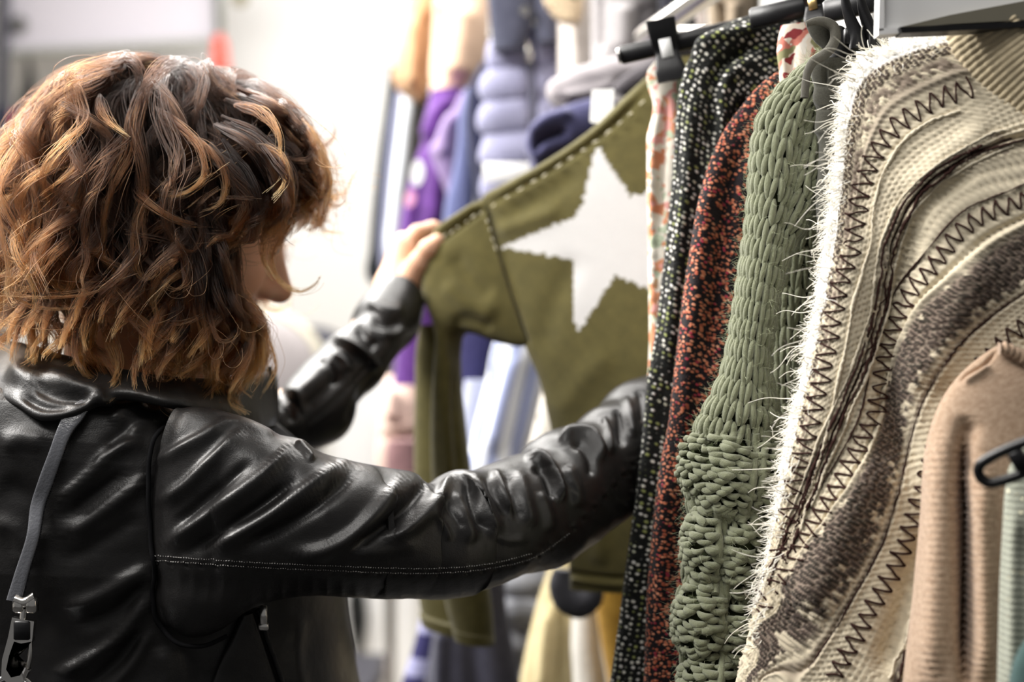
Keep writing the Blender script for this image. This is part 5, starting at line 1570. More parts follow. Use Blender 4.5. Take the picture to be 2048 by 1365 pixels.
    t0 = 1 - np.minimum(.55, Rc * thm / Lk[:, None])
    th_ = ((np.linspace(0, 1, K)[None] - t0).clip(0) * Lk[:, None] / Rc).clip(0, 3.8)
    ix = (t0[:, 0] * K).astype(int); Tt = unit(np.gradient(G, axis=1))[np.arange(n), ix][:, None]
    e1 = unit(np.cross(Tt, np.array([.0, 1.0, .0]) + .55 * rng.normal(size=(n, 1, 3)))) * rng.choice([-1, 1], n)[:, None, None]
    G = G + e1 * (Rc * (1 - np.cos(th_)))[..., None] - Tt * (Rc * (th_ - np.sin(th_)))[..., None]
    q = PX(G)
    bad = (((q[..., 0] - 522) / 50) ** 2 + ((q[..., 1] - 545) / 55) ** 2 < 1) & (G[..., 1] < HC[1] + .05)
    bad |= (q[..., 0] > 600) & (q[..., 1] > 490)
    kp = ~bad.any(1); G, D, Lk = G[kp], D[kp], Lk[kp]; n = len(G)
    # a few long loose curls traced by hand over the near side (bearing, distance)
    HAND = [[(310, 215, 1.12), (360, 250, 1.10), (402, 300, 1.09), (408, 350, 1.085), (370, 385, 1.09), (320, 392, 1.10)], [(360, 270, 1.115), (420, 300, 1.095), (452, 355, 1.09), (442, 405, 1.09), (400, 425, 1.095)],
        [(320, 440, 1.12), (352, 480, 1.10), (350, 515, 1.09), (318, 550, 1.09), (306, 590, 1.09), (318, 640, 1.09), (345, 670, 1.09)], [(350, 520, 1.12), (385, 535, 1.10), (340, 560, 1.09), (312, 600, 1.085)],
        [(190, 420, 1.13), (200, 480, 1.10), (216, 530, 1.09), (240, 560, 1.10)], [(205, 640, 1.13), (225, 690, 1.10), (236, 740, 1.09), (222, 775, 1.085), (195, 790, 1.09)], [(100, 600, 1.14), (150, 610, 1.11), (185, 640, 1.10), (180, 690, 1.095), (140, 730, 1.10), (100, 745, 1.11)],
        [(60, 640, 1.15), (66, 690, 1.12), (50, 735, 1.12), (20, 755, 1.13)], [(40, 500, 1.14), (80, 550, 1.11), (130, 580, 1.10), (170, 600, 1.10)], [(470, 560, 1.14), (455, 620, 1.13), (450, 690, 1.13), (440, 760, 1.13), (452, 800, 1.135)],
        [(500, 640, 1.15), (490, 700, 1.15), (462, 760, 1.145), (430, 795, 1.14)], [(520, 650, 1.16), (514, 710, 1.16), (490, 765, 1.15), (470, 800, 1.15)], [(540, 300, 1.10), (572, 330, 1.09), (566, 370, 1.09), (540, 400, 1.09)], [(470, 210, 1.12), (530, 230, 1.10), (556, 270, 1.09), (560, 320, 1.09)],
        [(600, 250, 1.17), (640, 310, 1.17), (660, 370, 1.18), (640, 420, 1.18), (600, 430, 1.18)], [(590, 240, 1.18), (632, 280, 1.19), (652, 330, 1.2), (655, 390, 1.2), (628, 430, 1.2)], [(570, 400, 1.18), (584, 440, 1.18), (560, 480, 1.18), (542, 520, 1.17), (556, 560, 1.17), (600, 584, 1.17), (634, 566, 1.17), (642, 545, 1.17)],
        [(545, 430, 1.16), (528, 480, 1.14), (532, 530, 1.14), (552, 560, 1.14)], [(120, 140, 1.22), (170, 136, 1.2), (230, 150, 1.18), (290, 130, 1.18), (330, 122, 1.18)], [(200, 190, 1.12), (210, 230, 1.10), (240, 260, 1.09), (262, 275, 1.09)], [(480, 420, 1.12), (470, 470, 1.11), (430, 480, 1.10), (410, 500, 1.1)], [(240, 560, 1.12), (250, 620, 1.09), (300, 655, 1.085), (345, 690, 1.09), (346, 712, 1.09)]]
    rc = np.random.default_rng(4)
    def vary(base, m, sx, sd):
        for _ in range(m):
            ph, am, wl = rc.uniform(0, 6.28), rc.uniform(8, 22), rc.uniform(1.3, 2.4)
            o = rc.normal(0, 1, 2) * sx; k = len(base)
            HAND.append([(x + o[0] + rc.normal(0, sx * .3) + am * math.sin(ph + wl * i) * (i / k), y + o[1] * .6 + rc.normal(0, 5), dd + rc.normal(0, sd)) for i, (x, y, dd) in enumerate(base)])
    vary([(420, 430, 1.13), (438, 490, 1.12), (446, 550, 1.12), (462, 610, 1.125), (478, 670, 1.13), (476, 730, 1.135), (460, 780, 1.14), (474, 812, 1.145)], 16, 13, .010)
    vary([(440, 440, 1.14), (446, 500, 1.135), (452, 570, 1.14), (490, 625, 1.15), (514, 670, 1.16), (510, 730, 1.165), (492, 775, 1.165)], 16, 12, .010)
    vary([(430, 500, 1.15), (450, 590, 1.16), (500, 640, 1.19), (520, 700, 1.20), (500, 760, 1.20)], 10, 12, .012)
    vary([(380, 480, 1.11), (395, 560, 1.10), (402, 630, 1.105), (420, 690, 1.11), (432, 745, 1.12), (418, 790, 1.12)], 12, 16, .008)
    vary([(470, 190, 1.15), (545, 220, 1.14), (600, 275, 1.15), (632, 340, 1.16), (628, 395, 1.17), (598, 430, 1.17)], 12, 13, .014)
    vary([(450, 250, 1.12), (520, 290, 1.11), (560, 350, 1.11), (568, 410, 1.12), (552, 455, 1.13), (530, 480, 1.14)], 12, 13, .010)
    vary([(430, 300, 1.11), (480, 350, 1.10), (510, 410, 1.10), (500, 455, 1.11), (468, 480, 1.12), (440, 500, 1.12)], 10, 13, .008)
    vary([(500, 170, 1.24), (570, 220, 1.22), (622, 290, 1.22), (642, 360, 1.23), (620, 430, 1.23), (575, 460, 1.22)], 10, 13, .02)
    vary([(150, 640, 1.14), (176, 690, 1.11), (206, 735, 1.095), (226, 770, 1.09), (205, 800, 1.088)], 6, 26, .008)
    vary([(60, 560, 1.16), (70, 630, 1.13), (92, 690, 1.11), (78, 735, 1.11), (44, 752, 1.115)], 6, 24, .008)
    # loose thin curls outside the mass
    for _ in range(26):
        x0, y0 = rc.uniform(520, 620), rc.uniform(190, 380); r = rc.uniform(22, 55); a0_ = rc.uniform(-1.6, -.6); sp = rc.uniform(1.6, 3.4)
        HAND.append([(min(668, x0 + r * (math.cos(a0_ + sp * i / 6) - math.cos(a0_)) + 4 * i), y0 + 9 * i + r * (math.sin(a0_ + sp * i / 6) - math.sin(a0_)) * .8, 1.15 + rc.uniform(-.03, .06)) for i in range(7)])
    for _ in range(34):
        x0 = rc.uniform(20, 500); y0 = rc.uniform(540, 620) if x0 < 290 else rc.uniform(600, 690); r = rc.uniform(16, 34); a0_ = rc.uniform(-.6, .4); sp = rc.uniform(2.0, 3.6) * rc.choice([-1, 1]); dd = 1.125 - .03 * math.sin(x0 / 160)
        HAND.append([(x0 + r * (math.cos(a0_ + sp * i / 6) - math.cos(a0_)), y0 + 15 * i + r * .5 * (math.sin(a0_ + sp * i / 6) - math.sin(a0_)), dd - .004 * i) for i in range(8)])
    for _ in range(22):
        x0, y0 = rc.uniform(90, 240), rc.uniform(330, 520)
        HAND.append([(x0 - 30 * i + rc.normal(0, 5), y0 + 10 * i + 16 * math.sin(i * .8 + x0) + rc.normal(0, 4), 1.115 + .012 * i) for i in range(7)])
    for j, h in enumerate(HAND):
        if h[0][0] > 500 and j not in (9,) and h[0][1] < 430:
            x, y, dd = h[0]; HAND[j] = [(430 + .25 * (x - 430), 300 + .35 * (y - 300), dd + .03), (430 + .66 * (x - 430), 290 + .74 * (y - 290), dd + .015)] + h
    HG_ = [spline(pts3(h), K) for h in HAND]
    HG_ = [g if j in (14, 15, 16, 17) else tame(g[None])[0] for j, g in enumerate(HG_)]
    HG_ = np.array(HG_)
    nh = len(HG_)
    GA = np.concatenate([G, HG_]); LA = np.concatenate([Lk, np.linalg.norm(np.diff(HG_, axis=1), axis=2).sum(1)])
    hi = np.concatenate([rng.beta(1.2, 1.7, n) * (.35 + .65 * smooth(.008, .030, lift[keepm][kp])), np.concatenate([rng.uniform(.9, 1.15, 20), rng.beta(2.4, 1.8, nh - 20)])])  # inner locks get less gold: depth shade put into their colour
    qm = PX(GA[:, K // 2]); hi = hi + .16 * smooth(230, 120, qm[:, 0]) * smooth(520, 440, qm[:, 1])  # extra gold at the back: backlit glow put into the hair colour
    NL = len(GA)
    per = 34
    # strands of each lock
    T = unit(np.gradient(GA, axis=1))
    ref = unit(np.cross(T, np.array([.3, .2, 1.0]) + 0 * T)); b = np.cross(T, ref)
    a0 = rng.uniform(0, 6.28, (NL, per, 1)); r0 = np.sqrt(rng.random((NL, per, 1)))
    tt = np.linspace(0, 1, K)[None, None]
    wid = np.concatenate([rng.uniform(.0045, .0085, n), rng.uniform(.0032, .0052, nh)])[:, None, None]
    prof = (.45 + .55 * smooth(0, .16, tt)) * (.75 + .35 * np.sin(np.pi * tt)) * (1 - .74 * smooth(.35, 1.0, tt))
    rad = wid * r0 * prof
    tw = a0 + 1.6 * tt * rng.choice([-1, 1], (NL, 1, 1))
    S = GA[:, None] + ref[:, None] * (rad * np.cos(tw))[..., None] + b[:, None] * (rad * np.sin(tw))[..., None]
    # frizz
    fz = rng.normal(size=(NL, per, 1, 3)) * (.0016 * tt ** 1.3)[..., None] * (rng.random((NL, per, 1, 1)) ** 2 * 2.0)
    ph = rng.uniform(0, 6.28, (NL, per, 1, 3)); fr = rng.uniform(6, 17, (NL, per, 1, 1))
    S = S + fz + .0006 * np.sin(ph + fr * tt[..., None]) * smooth(.05, .5, tt)[..., None]
    # differing lengths
    cut = rng.uniform(.74, 1.0, (NL, per, 1)); cut[rng.random((NL, per, 1)) < .06] = 1.0
    idx = (tt * cut) * (K - 1); i0 = np.floor(idx).astype(int).clip(0, K - 2); f = (idx - i0)[..., None]
    S = np.take_along_axis(S, i0[..., None], 2) * (1 - f) + np.take_along_axis(S, (i0 + 1)[..., None], 2) * f
    # single flyaway hairs
    nf = 1100
    kk = rng.integers(0, n, nf)
    Fy = GA[kk] + 0
    e = unit(rng.normal(size=(nf, 3)))
    t1 = np.linspace(0, 1, K)[None]
    cen = hp(-.03, 0, .0)
    outw = unit(Fy - cen)
    Fy = Fy + e[:, None] * (.020 * t1 ** 1.4)[..., None] + outw * (rng.uniform(.0, .016, nf)[:, None] * smooth(.1, .8, t1))[..., None] + .003 * np.sin(rng.uniform(0, 6, (nf, 1, 3)) + t1[..., None] * rng.uniform(6, 14, (nf, 1, 1)))
    S = np.concatenate([S.reshape(-1, K, 3), Fy]); ns = len(S)
    tcol = np.concatenate([(tt * cut).reshape(-1, K), np.broadcast_to(t1, (nf, K))])
    H = np.concatenate([np.repeat(hi, per), rng.beta(1.2, 2.4, nf)]) + rng.normal(0, .10, ns)
    H = H.clip(0, 1)[:, None]
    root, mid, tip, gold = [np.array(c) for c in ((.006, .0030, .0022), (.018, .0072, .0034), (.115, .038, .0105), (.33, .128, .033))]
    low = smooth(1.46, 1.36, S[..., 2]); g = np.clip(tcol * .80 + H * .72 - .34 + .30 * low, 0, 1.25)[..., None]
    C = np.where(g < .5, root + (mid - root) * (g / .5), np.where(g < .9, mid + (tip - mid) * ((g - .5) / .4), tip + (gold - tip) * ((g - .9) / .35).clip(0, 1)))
    C = C * rng.uniform(.75, 1.25, (ns, 1, 1))
    R = np.broadcast_to(np.linspace(.00026, .00010, K)[None], (ns, K))
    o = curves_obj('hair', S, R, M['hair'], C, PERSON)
    o['label'] = 'tousled shoulder length brown curls with golden tips'
    # darker undergrowth close to the scalp so the skin never shows through
    mbx = MB()
    th = np.linspace(0, 2 * np.pi, 60, endpoint=False); rows = []
    for el in np.linspace(1.55, -.62, 34):
        ring = []
        for a in th:
            dv = np.array([math.cos(el) * math.cos(a), math.cos(el) * math.sin(a), math.sin(el)])
            fr_ = smooth(.25, .55, dv[0]) * smooth(.40, .18, dv[2])
            ring.append(hp(*(np.array([-.012, 0, .035]) + dv * (SR + .010 - .016 * fr_ - .012 * smooth(.1, .3, dv[0]) * smooth(0.0, -.2, dv[2])))))
        rows.append(ring)
    V = np.array(rows); V = V + grid_out(V) * (.003 * noise3(V, 90, 4))[..., None]
    add_grid(mbx, V, cap=(True, False))
    mbx.build('hair_undergrowth', plain('dark_brown_roots', (.022, .012, .009), .6, .3, bump=.5, bs=500), o)
make_hair()
# ---------------------------------------------------------------- clothes on the rail behind, and the far side of the shop
BG = 'clothes on the rail behind the khaki sweater'
def bgm(name, a, b=None, scale=120, bump=.3, **k): return cloth(name, srgb(*a), srgb(*b) if b else None, scale, bump, **k)
def bg(name, label, cat, mat, outer, inner, d, thick=.03, strokes=(), nv=90, nu=64, group=BG, pw=2.2):
    return garment(name, label, cat, mat, outer, inner, thick, nv, nu, strokes, pw, d, group, split=.7)
bg('dark_coat', 'black coat with bottle green edge at the far left end of the back rail', 'coat', bgm('black_coat_cloth', (34, 38, 42), (22, 26, 30)), [(778, 132), (770, 200), (758, 290), (746, 400), (738, 500), (734, 556), (742, 568)], [(800, 140), (796, 200), (786, 290), (776, 400), (768, 500), (764, 556), (756, 568)], 2.78, [.02, .03, .03, .02])
bg('slate_shirt', 'slate grey shirt beside the black coat on the back rail', 'shirt', bgm('slate_cotton', (128, 130, 152), (110, 112, 136)), [(792, 184), (782, 240), (772, 330), (764, 420), (760, 520), (764, 548)], [(816, 188), (806, 240), (798, 330), (792, 420), (790, 520), (790, 548)], 2.72, .025)
bg('white_shirt', 'white shirt between the slate shirt and the black dress on the back rail', 'shirt', bgm('white_cotton', (232, 236, 240), (214, 220, 228)), [(804, 190), (796, 260), (786, 340), (778, 420), (772, 500), (778, 530)], [(832, 194), (826, 260), (818, 340), (806, 420), (800, 500), (798, 530)], 2.66, .025)
bg('black_dress', 'black dress under the tan coat on the back rail', 'dress', bgm('black_viscose', (36, 32, 30), (24, 22, 22)), [(824, 196), (820, 250), (814, 320), (806, 400), (800, 480), (796, 560)], [(864, 190), (864, 250), (856, 320), (846, 400), (840, 480), (836, 560)], 2.60, .025)
bg('tan_coat', 'tan suede coat hanging high at the left of the back rail', 'coat', bgm('tan_suede', (204, 166, 128), (186, 148, 112), 60), [(826, -60), (818, 0), (804, 70), (790, 130), (786, 165), (800, 186), (826, 202)], [(872, -60), (870, 0), (866, 70), (864, 130), (862, 165), (856, 188), (846, 202)], 2.45, [.02, .04, .04, .03], [([(836, 20), (828, 100), (824, 190)], 12, .02), ([(852, 20), (850, 100), (846, 180)], 9, -.02)])
bg('peach_coat', 'pale peach coat beside the tan suede coat on the back rail', 'coat', bgm('peach_wool', (244, 212, 184), (232, 194, 162), 60), [(874, -60), (868, 0), (864, 80), (860, 150), (864, 190)], [(978, -60), (978, 0), (976, 80), (968, 130), (952, 168)], 2.36, [.03, .045, .045, .04], [([(925, 0), (918, 90), (908, 170)], 26, .025), ([(882, 0), (878, 90), (880, 170)], 10, -.02)])
hp_ = bg('purple_hoodie', 'purple hooded sweatshirt with a round white chest print on the back rail', 'hoodie', bgm('purple_fleece', (104, 62, 136), (82, 46, 112), 60), [(862, 182), (852, 230), (846, 280), (832, 320), (818, 370), (804, 420), (796, 480), (794, 600), (790, 700), (786, 770)], [(930, 178), (926, 230), (914, 280), (906, 320), (900, 370), (896, 420), (890, 480), (886, 600), (880, 700), (870, 770)], 2.30, [.02, .04, .045, .045, .045], [([(880, 300), (868, 380), (860, 470)], 12, .02), ([(896, 300), (886, 380), (876, 480)], 8, -.015), ([(850, 330), (836, 400), (826, 480)], 9, -.012), ([(905, 190), (870, 240), (856, 290)], 14, .016)])
mb = MB()
for (cx_, cy_, rx, ry, m) in ((835, 346, 13, 26, 0), (820, 398, 11, 17, 1)):
    t = np.linspace(0, 2 * np.pi, 24, endpoint=False)
    extrude_poly(mb, np.array([P(cx_ + rx * math.cos(a) + 4 * math.sin(a) * -.6, cy_ + ry * math.sin(a), 2.243 - (0.004 if m else 0.0)) for a in t]), (0, .002, 0), mat=m)
mb.build('chest_print', [M['white_paper'], plain('pink_print', srgb(226, 160, 196), .7)], hp_)
bg('lavender_shirt', 'faded lavender shirt between the purple hoodie and the navy coat', 'shirt', bgm('lavender_cotton', (158, 138, 176), (136, 116, 158)), [(922, 186), (900, 230), (872, 276), (858, 300), (868, 330), (890, 380), (900, 420)], [(944, 190), (930, 230), (922, 276), (916, 300), (914, 330), (910, 380), (908, 420)], 2.235, [.012, .02, .02], [([(915, 220), (890, 270), (885, 320)], 10, .012)])
bg('blue_jacket', 'dusty blue jacket left of the navy coat on the back rail', 'jacket', bgm('dusty_blue_cloth', (106, 112, 152), (90, 96, 136)), [(930, 180), (918, 230), (914, 290), (904, 350), (890, 410), (884, 470)], [(956, 172), (950, 230), (950, 290), (952, 350), (950, 410), (948, 470)], 2.19, .022)
bg('navy_coat', 'dark navy coat left of the quilted vest on the back rail', 'coat', bgm('navy_wool', (40, 42, 68), (30, 32, 54)), [(962, 128), (940, 170), (932, 230), (938, 300), (948, 360), (952, 420), (950, 700), (948, 760)], [(992, 120), (990, 170), (990, 230), (992, 300), (996, 360), (1000, 420), (1000, 700), (990, 760)], 2.14, .022)
# quilted vest: each quilted panel is padded
def vest():
    qm = bgm('lilac_grey_nylon', (158, 158, 184), (140, 140, 168), 50); cm = bgm('charcoal_knit_collar', (82, 84, 100), (66, 68, 84), 70)
    d = 2.06
    O = [(988, 60), (982, 100), (974, 130), (966, 190), (968, 200), (962, 270), (966, 278), (958, 330), (962, 338), (966, 400), (968, 500)]
    I = [(1126, 60), (1126, 100), (1126, 130), (1126, 190), (1126, 200), (1126, 270), (1126, 278), (1120, 330), (1120, 338), (1110, 400), (1100, 500)]
    V, uv = loft(pts3(O, d), pts3(I, d), 200, 110, .036, 3.0, split=.8)
    q = PX(V); f = np.abs(np.sin(np.pi * (q[..., 1] + .10 * (q[..., 0] - 1050) - 130) / 66.0)) ** .5
    V = V + grid_out(V) * (.010 * f - .005 + .004 * noise3(V, 22, 3))[..., None]
    z = np.exp(-((q[..., 0] - (1062 + (q[..., 1] - 100) * .04)) / 7) ** 2); V = V - grid_out(V) * (z * .012)[..., None]
    mb = MB(); add_grid(mb, V, True, uv.reshape(-1, 2)); o = mb.build('quilted_vest', qm); tag(o, 'lilac grey quilted vest with charcoal collar and zip in the middle of the back rail', 'vest', BG)
    for a, b in (([(974, -60), (976, 0), (980, 50), (986, 104)], [(1072, -60), (1070, 0), (1066, 50), (1046, 98)]), ([(1068, -60), (1068, 0), (1070, 50), (1078, 88)], [(1124, -60), (1122, 0), (1120, 40), (1118, 84)])):
        V, uv = loft(pts3(a, d - .05), pts3(b, d - .056), 50, 50, .018, 2.4); mb = MB(); add_grid(mb, V, True, uv.reshape(-1, 2)); mb.build('collar', cm, o)
    mb = MB(); add_tube(mb, pts3([(1058, 90), (1062, 150), (1066, 220), (1070, 300), (1074, 380)], d - .034), .006, 8, 30); mb.build('zip', plain('grey_zip', srgb(92, 92, 110), .5), o)
    mb = MB(); add_tube(mb, pts3([(1054, 84), (1057, 100), (1058, 124)], d - .052), [.003, .006, .003], 8, 14); mb.build('zip_puller', M['chrome'], o)
    mb = MB(); c = P(1050, 22, d - .074); V = tube_grid(np.array([c + [0, -.004, 0], c, c + [0, .004, 0]]), [.006, .009, .009], 18); add_grid(mb, V); mb.build('snap', M['chrome'], o)
    mb = MB(); add_box(mb, P(1018, 346, d - .055), (.036, .002, .014), bev=.001); mb.build('hang_tag', M['white_paper'], o)
vest()
bg('cream_coat', 'long cream coat right of the quilted vest on the back rail', 'coat', bgm('cream_wool', (238, 230, 222), (222, 212, 204), 60), [(1112, -60), (1114, 0), (1116, 90), (1116, 180), (1110, 260)], [(1192, -60), (1190, 0), (1188, 90), (1182, 180), (1180, 260)], 2.00, .03, [([(1150, 0), (1150, 200)], 14, .01)])
lp = tweed('animal_print', srgb(214, 192, 160), [(0, srgb(96, 70, 52)), (.6, srgb(120, 92, 70))], 60, 80, .42, 0, .12, .3, 1.0, .7)
bg('animal_print_blouse', 'small beige animal print blouse at the top right of the quilted vest', 'blouse', lp, [(1084, -60), (1086, 0), (1100, 26), (1118, 42)], [(1168, -60), (1166, 0), (1166, 26), (1160, 46)], 1.93, .02)
bg('grey_cardigan', 'pale grey cardigan hanging at the top centre of the back rail', 'cardigan', bgm('pale_grey_knit', (176, 172, 172), (156, 152, 154), 160), [(1186, -60), (1182, 0), (1182, 60), (1182, 140), (1180, 220)], [(1324, -60), (1320, 0), (1316, 60), (1312, 140), (1306, 220)], 1.90, .04, [([(1200, -20), (1198, 110)], 8, -.012), ([(1250, 0), (1246, 110)], 22, .010), ([(1292, 0), (1290, 110)], 18, -.008)])
bg('grey_sleeve_jumper', 'grey jumper with folded sleeve just above the white price tag', 'jumper', bgm('grey_marl_knit', (172, 166, 168), (150, 144, 148), 160), [(1250, 108), (1180, 128), (1120, 150), (1094, 172), (1094, 196), (1108, 212)], [(1330, 118), (1300, 150), (1262, 170), (1220, 190), (1180, 204), (1150, 214)], 1.80, [.01, .024, .03, .03, .024], [([(1120, 190), (1180, 180), (1240, 160)], 8, .008), ([(1105, 196), (1150, 204), (1200, 196)], 6, -.006)])
bg('charcoal_scarf', 'charcoal knitted edge under the black hanger tip', 'scarf', bgm('charcoal_knit', (96, 92, 96), (70, 66, 70)), [(1300, 122), (1250, 150), (1220, 176)], [(1340, 140), (1300, 170), (1250, 196)], 1.72, .014)
bg('navy_jumper', 'navy jumper with a curved sleeve opening above the khaki shoulder', 'jumper', bgm('navy_knit', (84, 84, 118), (64, 64, 98), 120), [(1200, 192), (1120, 216), (1072, 240), (1052, 270), (1050, 300), (1056, 316), (1060, 420)], [(1260, 220), (1220, 260), (1190, 280), (1150, 300), (1110, 318), (1090, 330), (1200, 440)], 1.70, [.012, .024, .028, .026, .02], [([(1062, 308), (1078, 282), (1110, 268), (1140, 262)], 9, -.022), ([(1056, 280), (1090, 246), (1150, 226)], 9, .010)])
bg('navy_trousers', 'dark navy trousers at the top right of the back rail', 'trousers', bgm('dark_navy_twill', (36, 36, 46), (28, 28, 38)), [(1314, -60), (1316, 0), (1318, 40), (1322, 110)], [(1390, -60), (1390, 0), (1392, 40), (1392, 110)], 1.86, .03)
bg('pale_trousers', 'narrow pale pink trousers next to the navy trousers', 'trousers', bgm('pale_pink_cotton', (196, 184, 178), (176, 166, 160)), [(1390, -60), (1391, 0), (1394, 80)], [(1412, -60), (1412, 0), (1413, 80)], 1.84, .014)
bg('taupe_dress', 'taupe dress behind the black tweed cardigan shoulder', 'dress', bgm('taupe_cloth', (176, 160, 138), (126, 112, 96), 40), [(1412, -60), (1414, 0), (1418, 60), (1420, 160)], [(1520, -60), (1520, 0), (1516, 60), (1510, 160)], 1.80, .03, [([(1440, 0), (1442, 60)], 8, -.02), ([(1470, 0), (1466, 60)], 10, .01)])
# lower part of the rail behind, seen under and beside the khaki sweater
def stripes():
    t = NT('blue_white_striped_cotton'); v = t.uv()
    w = t.n('TexWave'); w.bands_direction = 'X'; w.inputs['Scale'].default_value = 10; w.inputs['Distortion'].default_value = .6; t.l(v, w.inputs['Vector'])
    return t.finish(t.mix(t.math('GREATER_THAN', w.outputs['Fac'], .55), srgb(232, 236, 246), srgb(150, 158, 192)), .9, t.bump(t.noise(v, 200, 3), .2, .002), .15)
bg('striped_shirt', 'blue and white striped shirt seen between khaki sleeve and body', 'shirt', stripes(), [(1000, 640), (984, 700), (966, 780), (946, 860), (930, 940), (915, 1010)], [(1110, 640), (1100, 700), (1084, 780), (1068, 860), (1046, 940), (1030, 1010)], 1.86, .03, [([(1040, 690), (1010, 800), (980, 920)], 16, .014), ([(1070, 700), (1040, 820), (1010, 930)], 10, -.012), ([(990, 720), (964, 830), (940, 930)], 10, -.010)])
bg('indigo_shirt', 'indigo shirt behind the striped shirt and the khaki sleeve', 'shirt', bgm('indigo_cotton', (66, 64, 104), (50, 48, 88)), [(900, 630), (900, 700), (900, 780), (900, 860)], [(1000, 630), (990, 700), (966, 780), (950, 860)], 1.95, .03)
bg('pale_blue_shirt', 'pale blue shirt below the indigo shirt beside the khaki sleeve', 'shirt', bgm('pale_blue_cotton', (190, 194, 212), (170, 176, 200)), [(930, 760), (920, 840), (916, 920), (914, 1000)], [(1000, 760), (990, 840), (976, 920), (960, 1000)], 1.91, .02)
ml = tweed('mottled_cream_knit', srgb(222, 216, 206), [(0, srgb(150, 140, 130)), (.6, srgb(176, 164, 150))], 40, 60, .42, 0, .2, .4, 1.0, .6)
bg('mottled_cardigan', 'mottled cream cardigan just right of the striped shirt', 'cardigan', ml, [(1090, 720), (1082, 790), (1066, 860), (1050, 930), (1040, 1010)], [(1160, 720), (1160, 790), (1160, 860), (1150, 930), (1140, 1010)], 1.76, .025)
bg('pink_bag', 'pale pink bag with a dark clasp hanging below the purple hoodie', 'bag', bgm('pale_pink_leather', (232, 204, 190), (216, 184, 170), 40), [(772, 752), (764, 800), (758, 860), (752, 920), (756, 950)], [(840, 752), (842, 800), (846, 860), (848, 920), (846, 950)], 2.55, [.03, .06, .07, .06, .05], [([(790, 780), (786, 850)], 10, .03), ([(762, 872), (800, 876), (840, 872)], 8, -.02)])
bg('maroon_dress', 'plum dress hem under the pale pink bag', 'dress', bgm('plum_cloth', (150, 116, 116), (120, 90, 94), 50), [(776, 880), (770, 910), (772, 945)], [(846, 880), (846, 910), (846, 945)], 2.42, .03)
bg('navy_striped_top', 'navy top with lilac stripes at the foot of the back rail', 'top', None or (lambda: (lambda t: t.finish(t.mix(t.math('GREATER_THAN', (lambda w: (t.l(t.uv(), w.inputs['Vector']), w.outputs['Fac'])[1])(t.n('TexWave', bands_direction='Y', i_Scale=5.2)), .62), srgb(54, 52, 92), srgb(150, 150, 184)), .9, None, .15))(NT('navy_lilac_stripe')))(), [(850, 1200), (838, 1250), (822, 1310), (804, 1365), (790, 1430)], [(900, 1200), (894, 1250), (888, 1310), (880, 1365), (874, 1430)], 1.98, .03)
bg('charcoal_skirt', 'long charcoal skirt under the khaki cuff', 'skirt', bgm('charcoal_jersey', (72, 72, 86), (54, 54, 68)), [(880, 1150), (872, 1220), (862, 1300), (850, 1365), (846, 1440)], [(1010, 1150), (1014, 1220), (1028, 1300), (1040, 1365), (1046, 1440)], 1.92, .04, [([(890, 1240), (884, 1330), (880, 1420)], 10, .015), ([(940, 1240), (950, 1330), (956, 1420)], 22, -.01)])
def puffer():
    d = 2.02
    V, uv = loft(pts3([(1016, 1060), (1012, 1120), (1012, 1190), (1012, 1260), (1026, 1340), (1030, 1420)], d), pts3([(1110, 1060), (1112, 1120), (1112, 1190), (1110, 1260), (1106, 1340), (1100, 1420)], d), 130, 70, .04, 2.3)
    q = PX(V); V = V + grid_out(V) * (.018 * np.abs(np.sin(np.pi * (q[..., 1] - 1126) / 68)) ** .5)[..., None]
    mb = MB(); add_grid(mb, V, True, uv.reshape(-1, 2)); tag(mb.build('puffer_jacket', bgm('silver_grey_nylon', (176, 178, 184), (158, 160, 168), 40)), 'silver grey quilted jacket low on the back rail right of the charcoal skirt', 'jacket', BG)
puffer()
bg('corduroy_trousers', 'pale straw corduroy trousers right of the silver quilted jacket', 'trousers', cloth('straw_corduroy', srgb(208, 192, 146), srgb(186, 168, 122), 60, .4, blotch=.6, col3=srgb(226, 214, 178)), [(1110, 1110), (1086, 1170), (1066, 1240), (1050, 1310), (1040, 1365), (1036, 1430)], [(1176, 1110), (1170, 1170), (1164, 1240), (1160, 1310), (1156, 1365), (1152, 1430)], 1.80, .03, [([(1106, 1200), (1092, 1290), (1082, 1400)], 12, .014), ([(1128, 1180), (1118, 1290), (1112, 1400)], 8, -.012)])
bg('white_jeans', 'white jeans leg between the straw corduroys and mustard skirt', 'jeans', bgm('white_denim', (226, 222, 214), (208, 204, 196)), [(1146, 1150), (1144, 1220), (1142, 1290), (1146, 1365), (1146, 1430)], [(1190, 1150), (1196, 1220), (1202, 1290), (1214, 1365), (1220, 1430)], 1.74, .024)
bg('mustard_skirt', 'mustard yellow skirt just below the khaki hem', 'skirt', bgm('mustard_wool', (190, 148, 62), (168, 126, 48), 80), [(1180, 1130), (1188, 1190), (1196, 1250), (1206, 1310), (1216, 1365), (1220, 1430)], [(1330, 1130), (1330, 1190), (1330, 1250), (1330, 1310), (1330, 1365), (1330, 1430)], 1.66, .028)
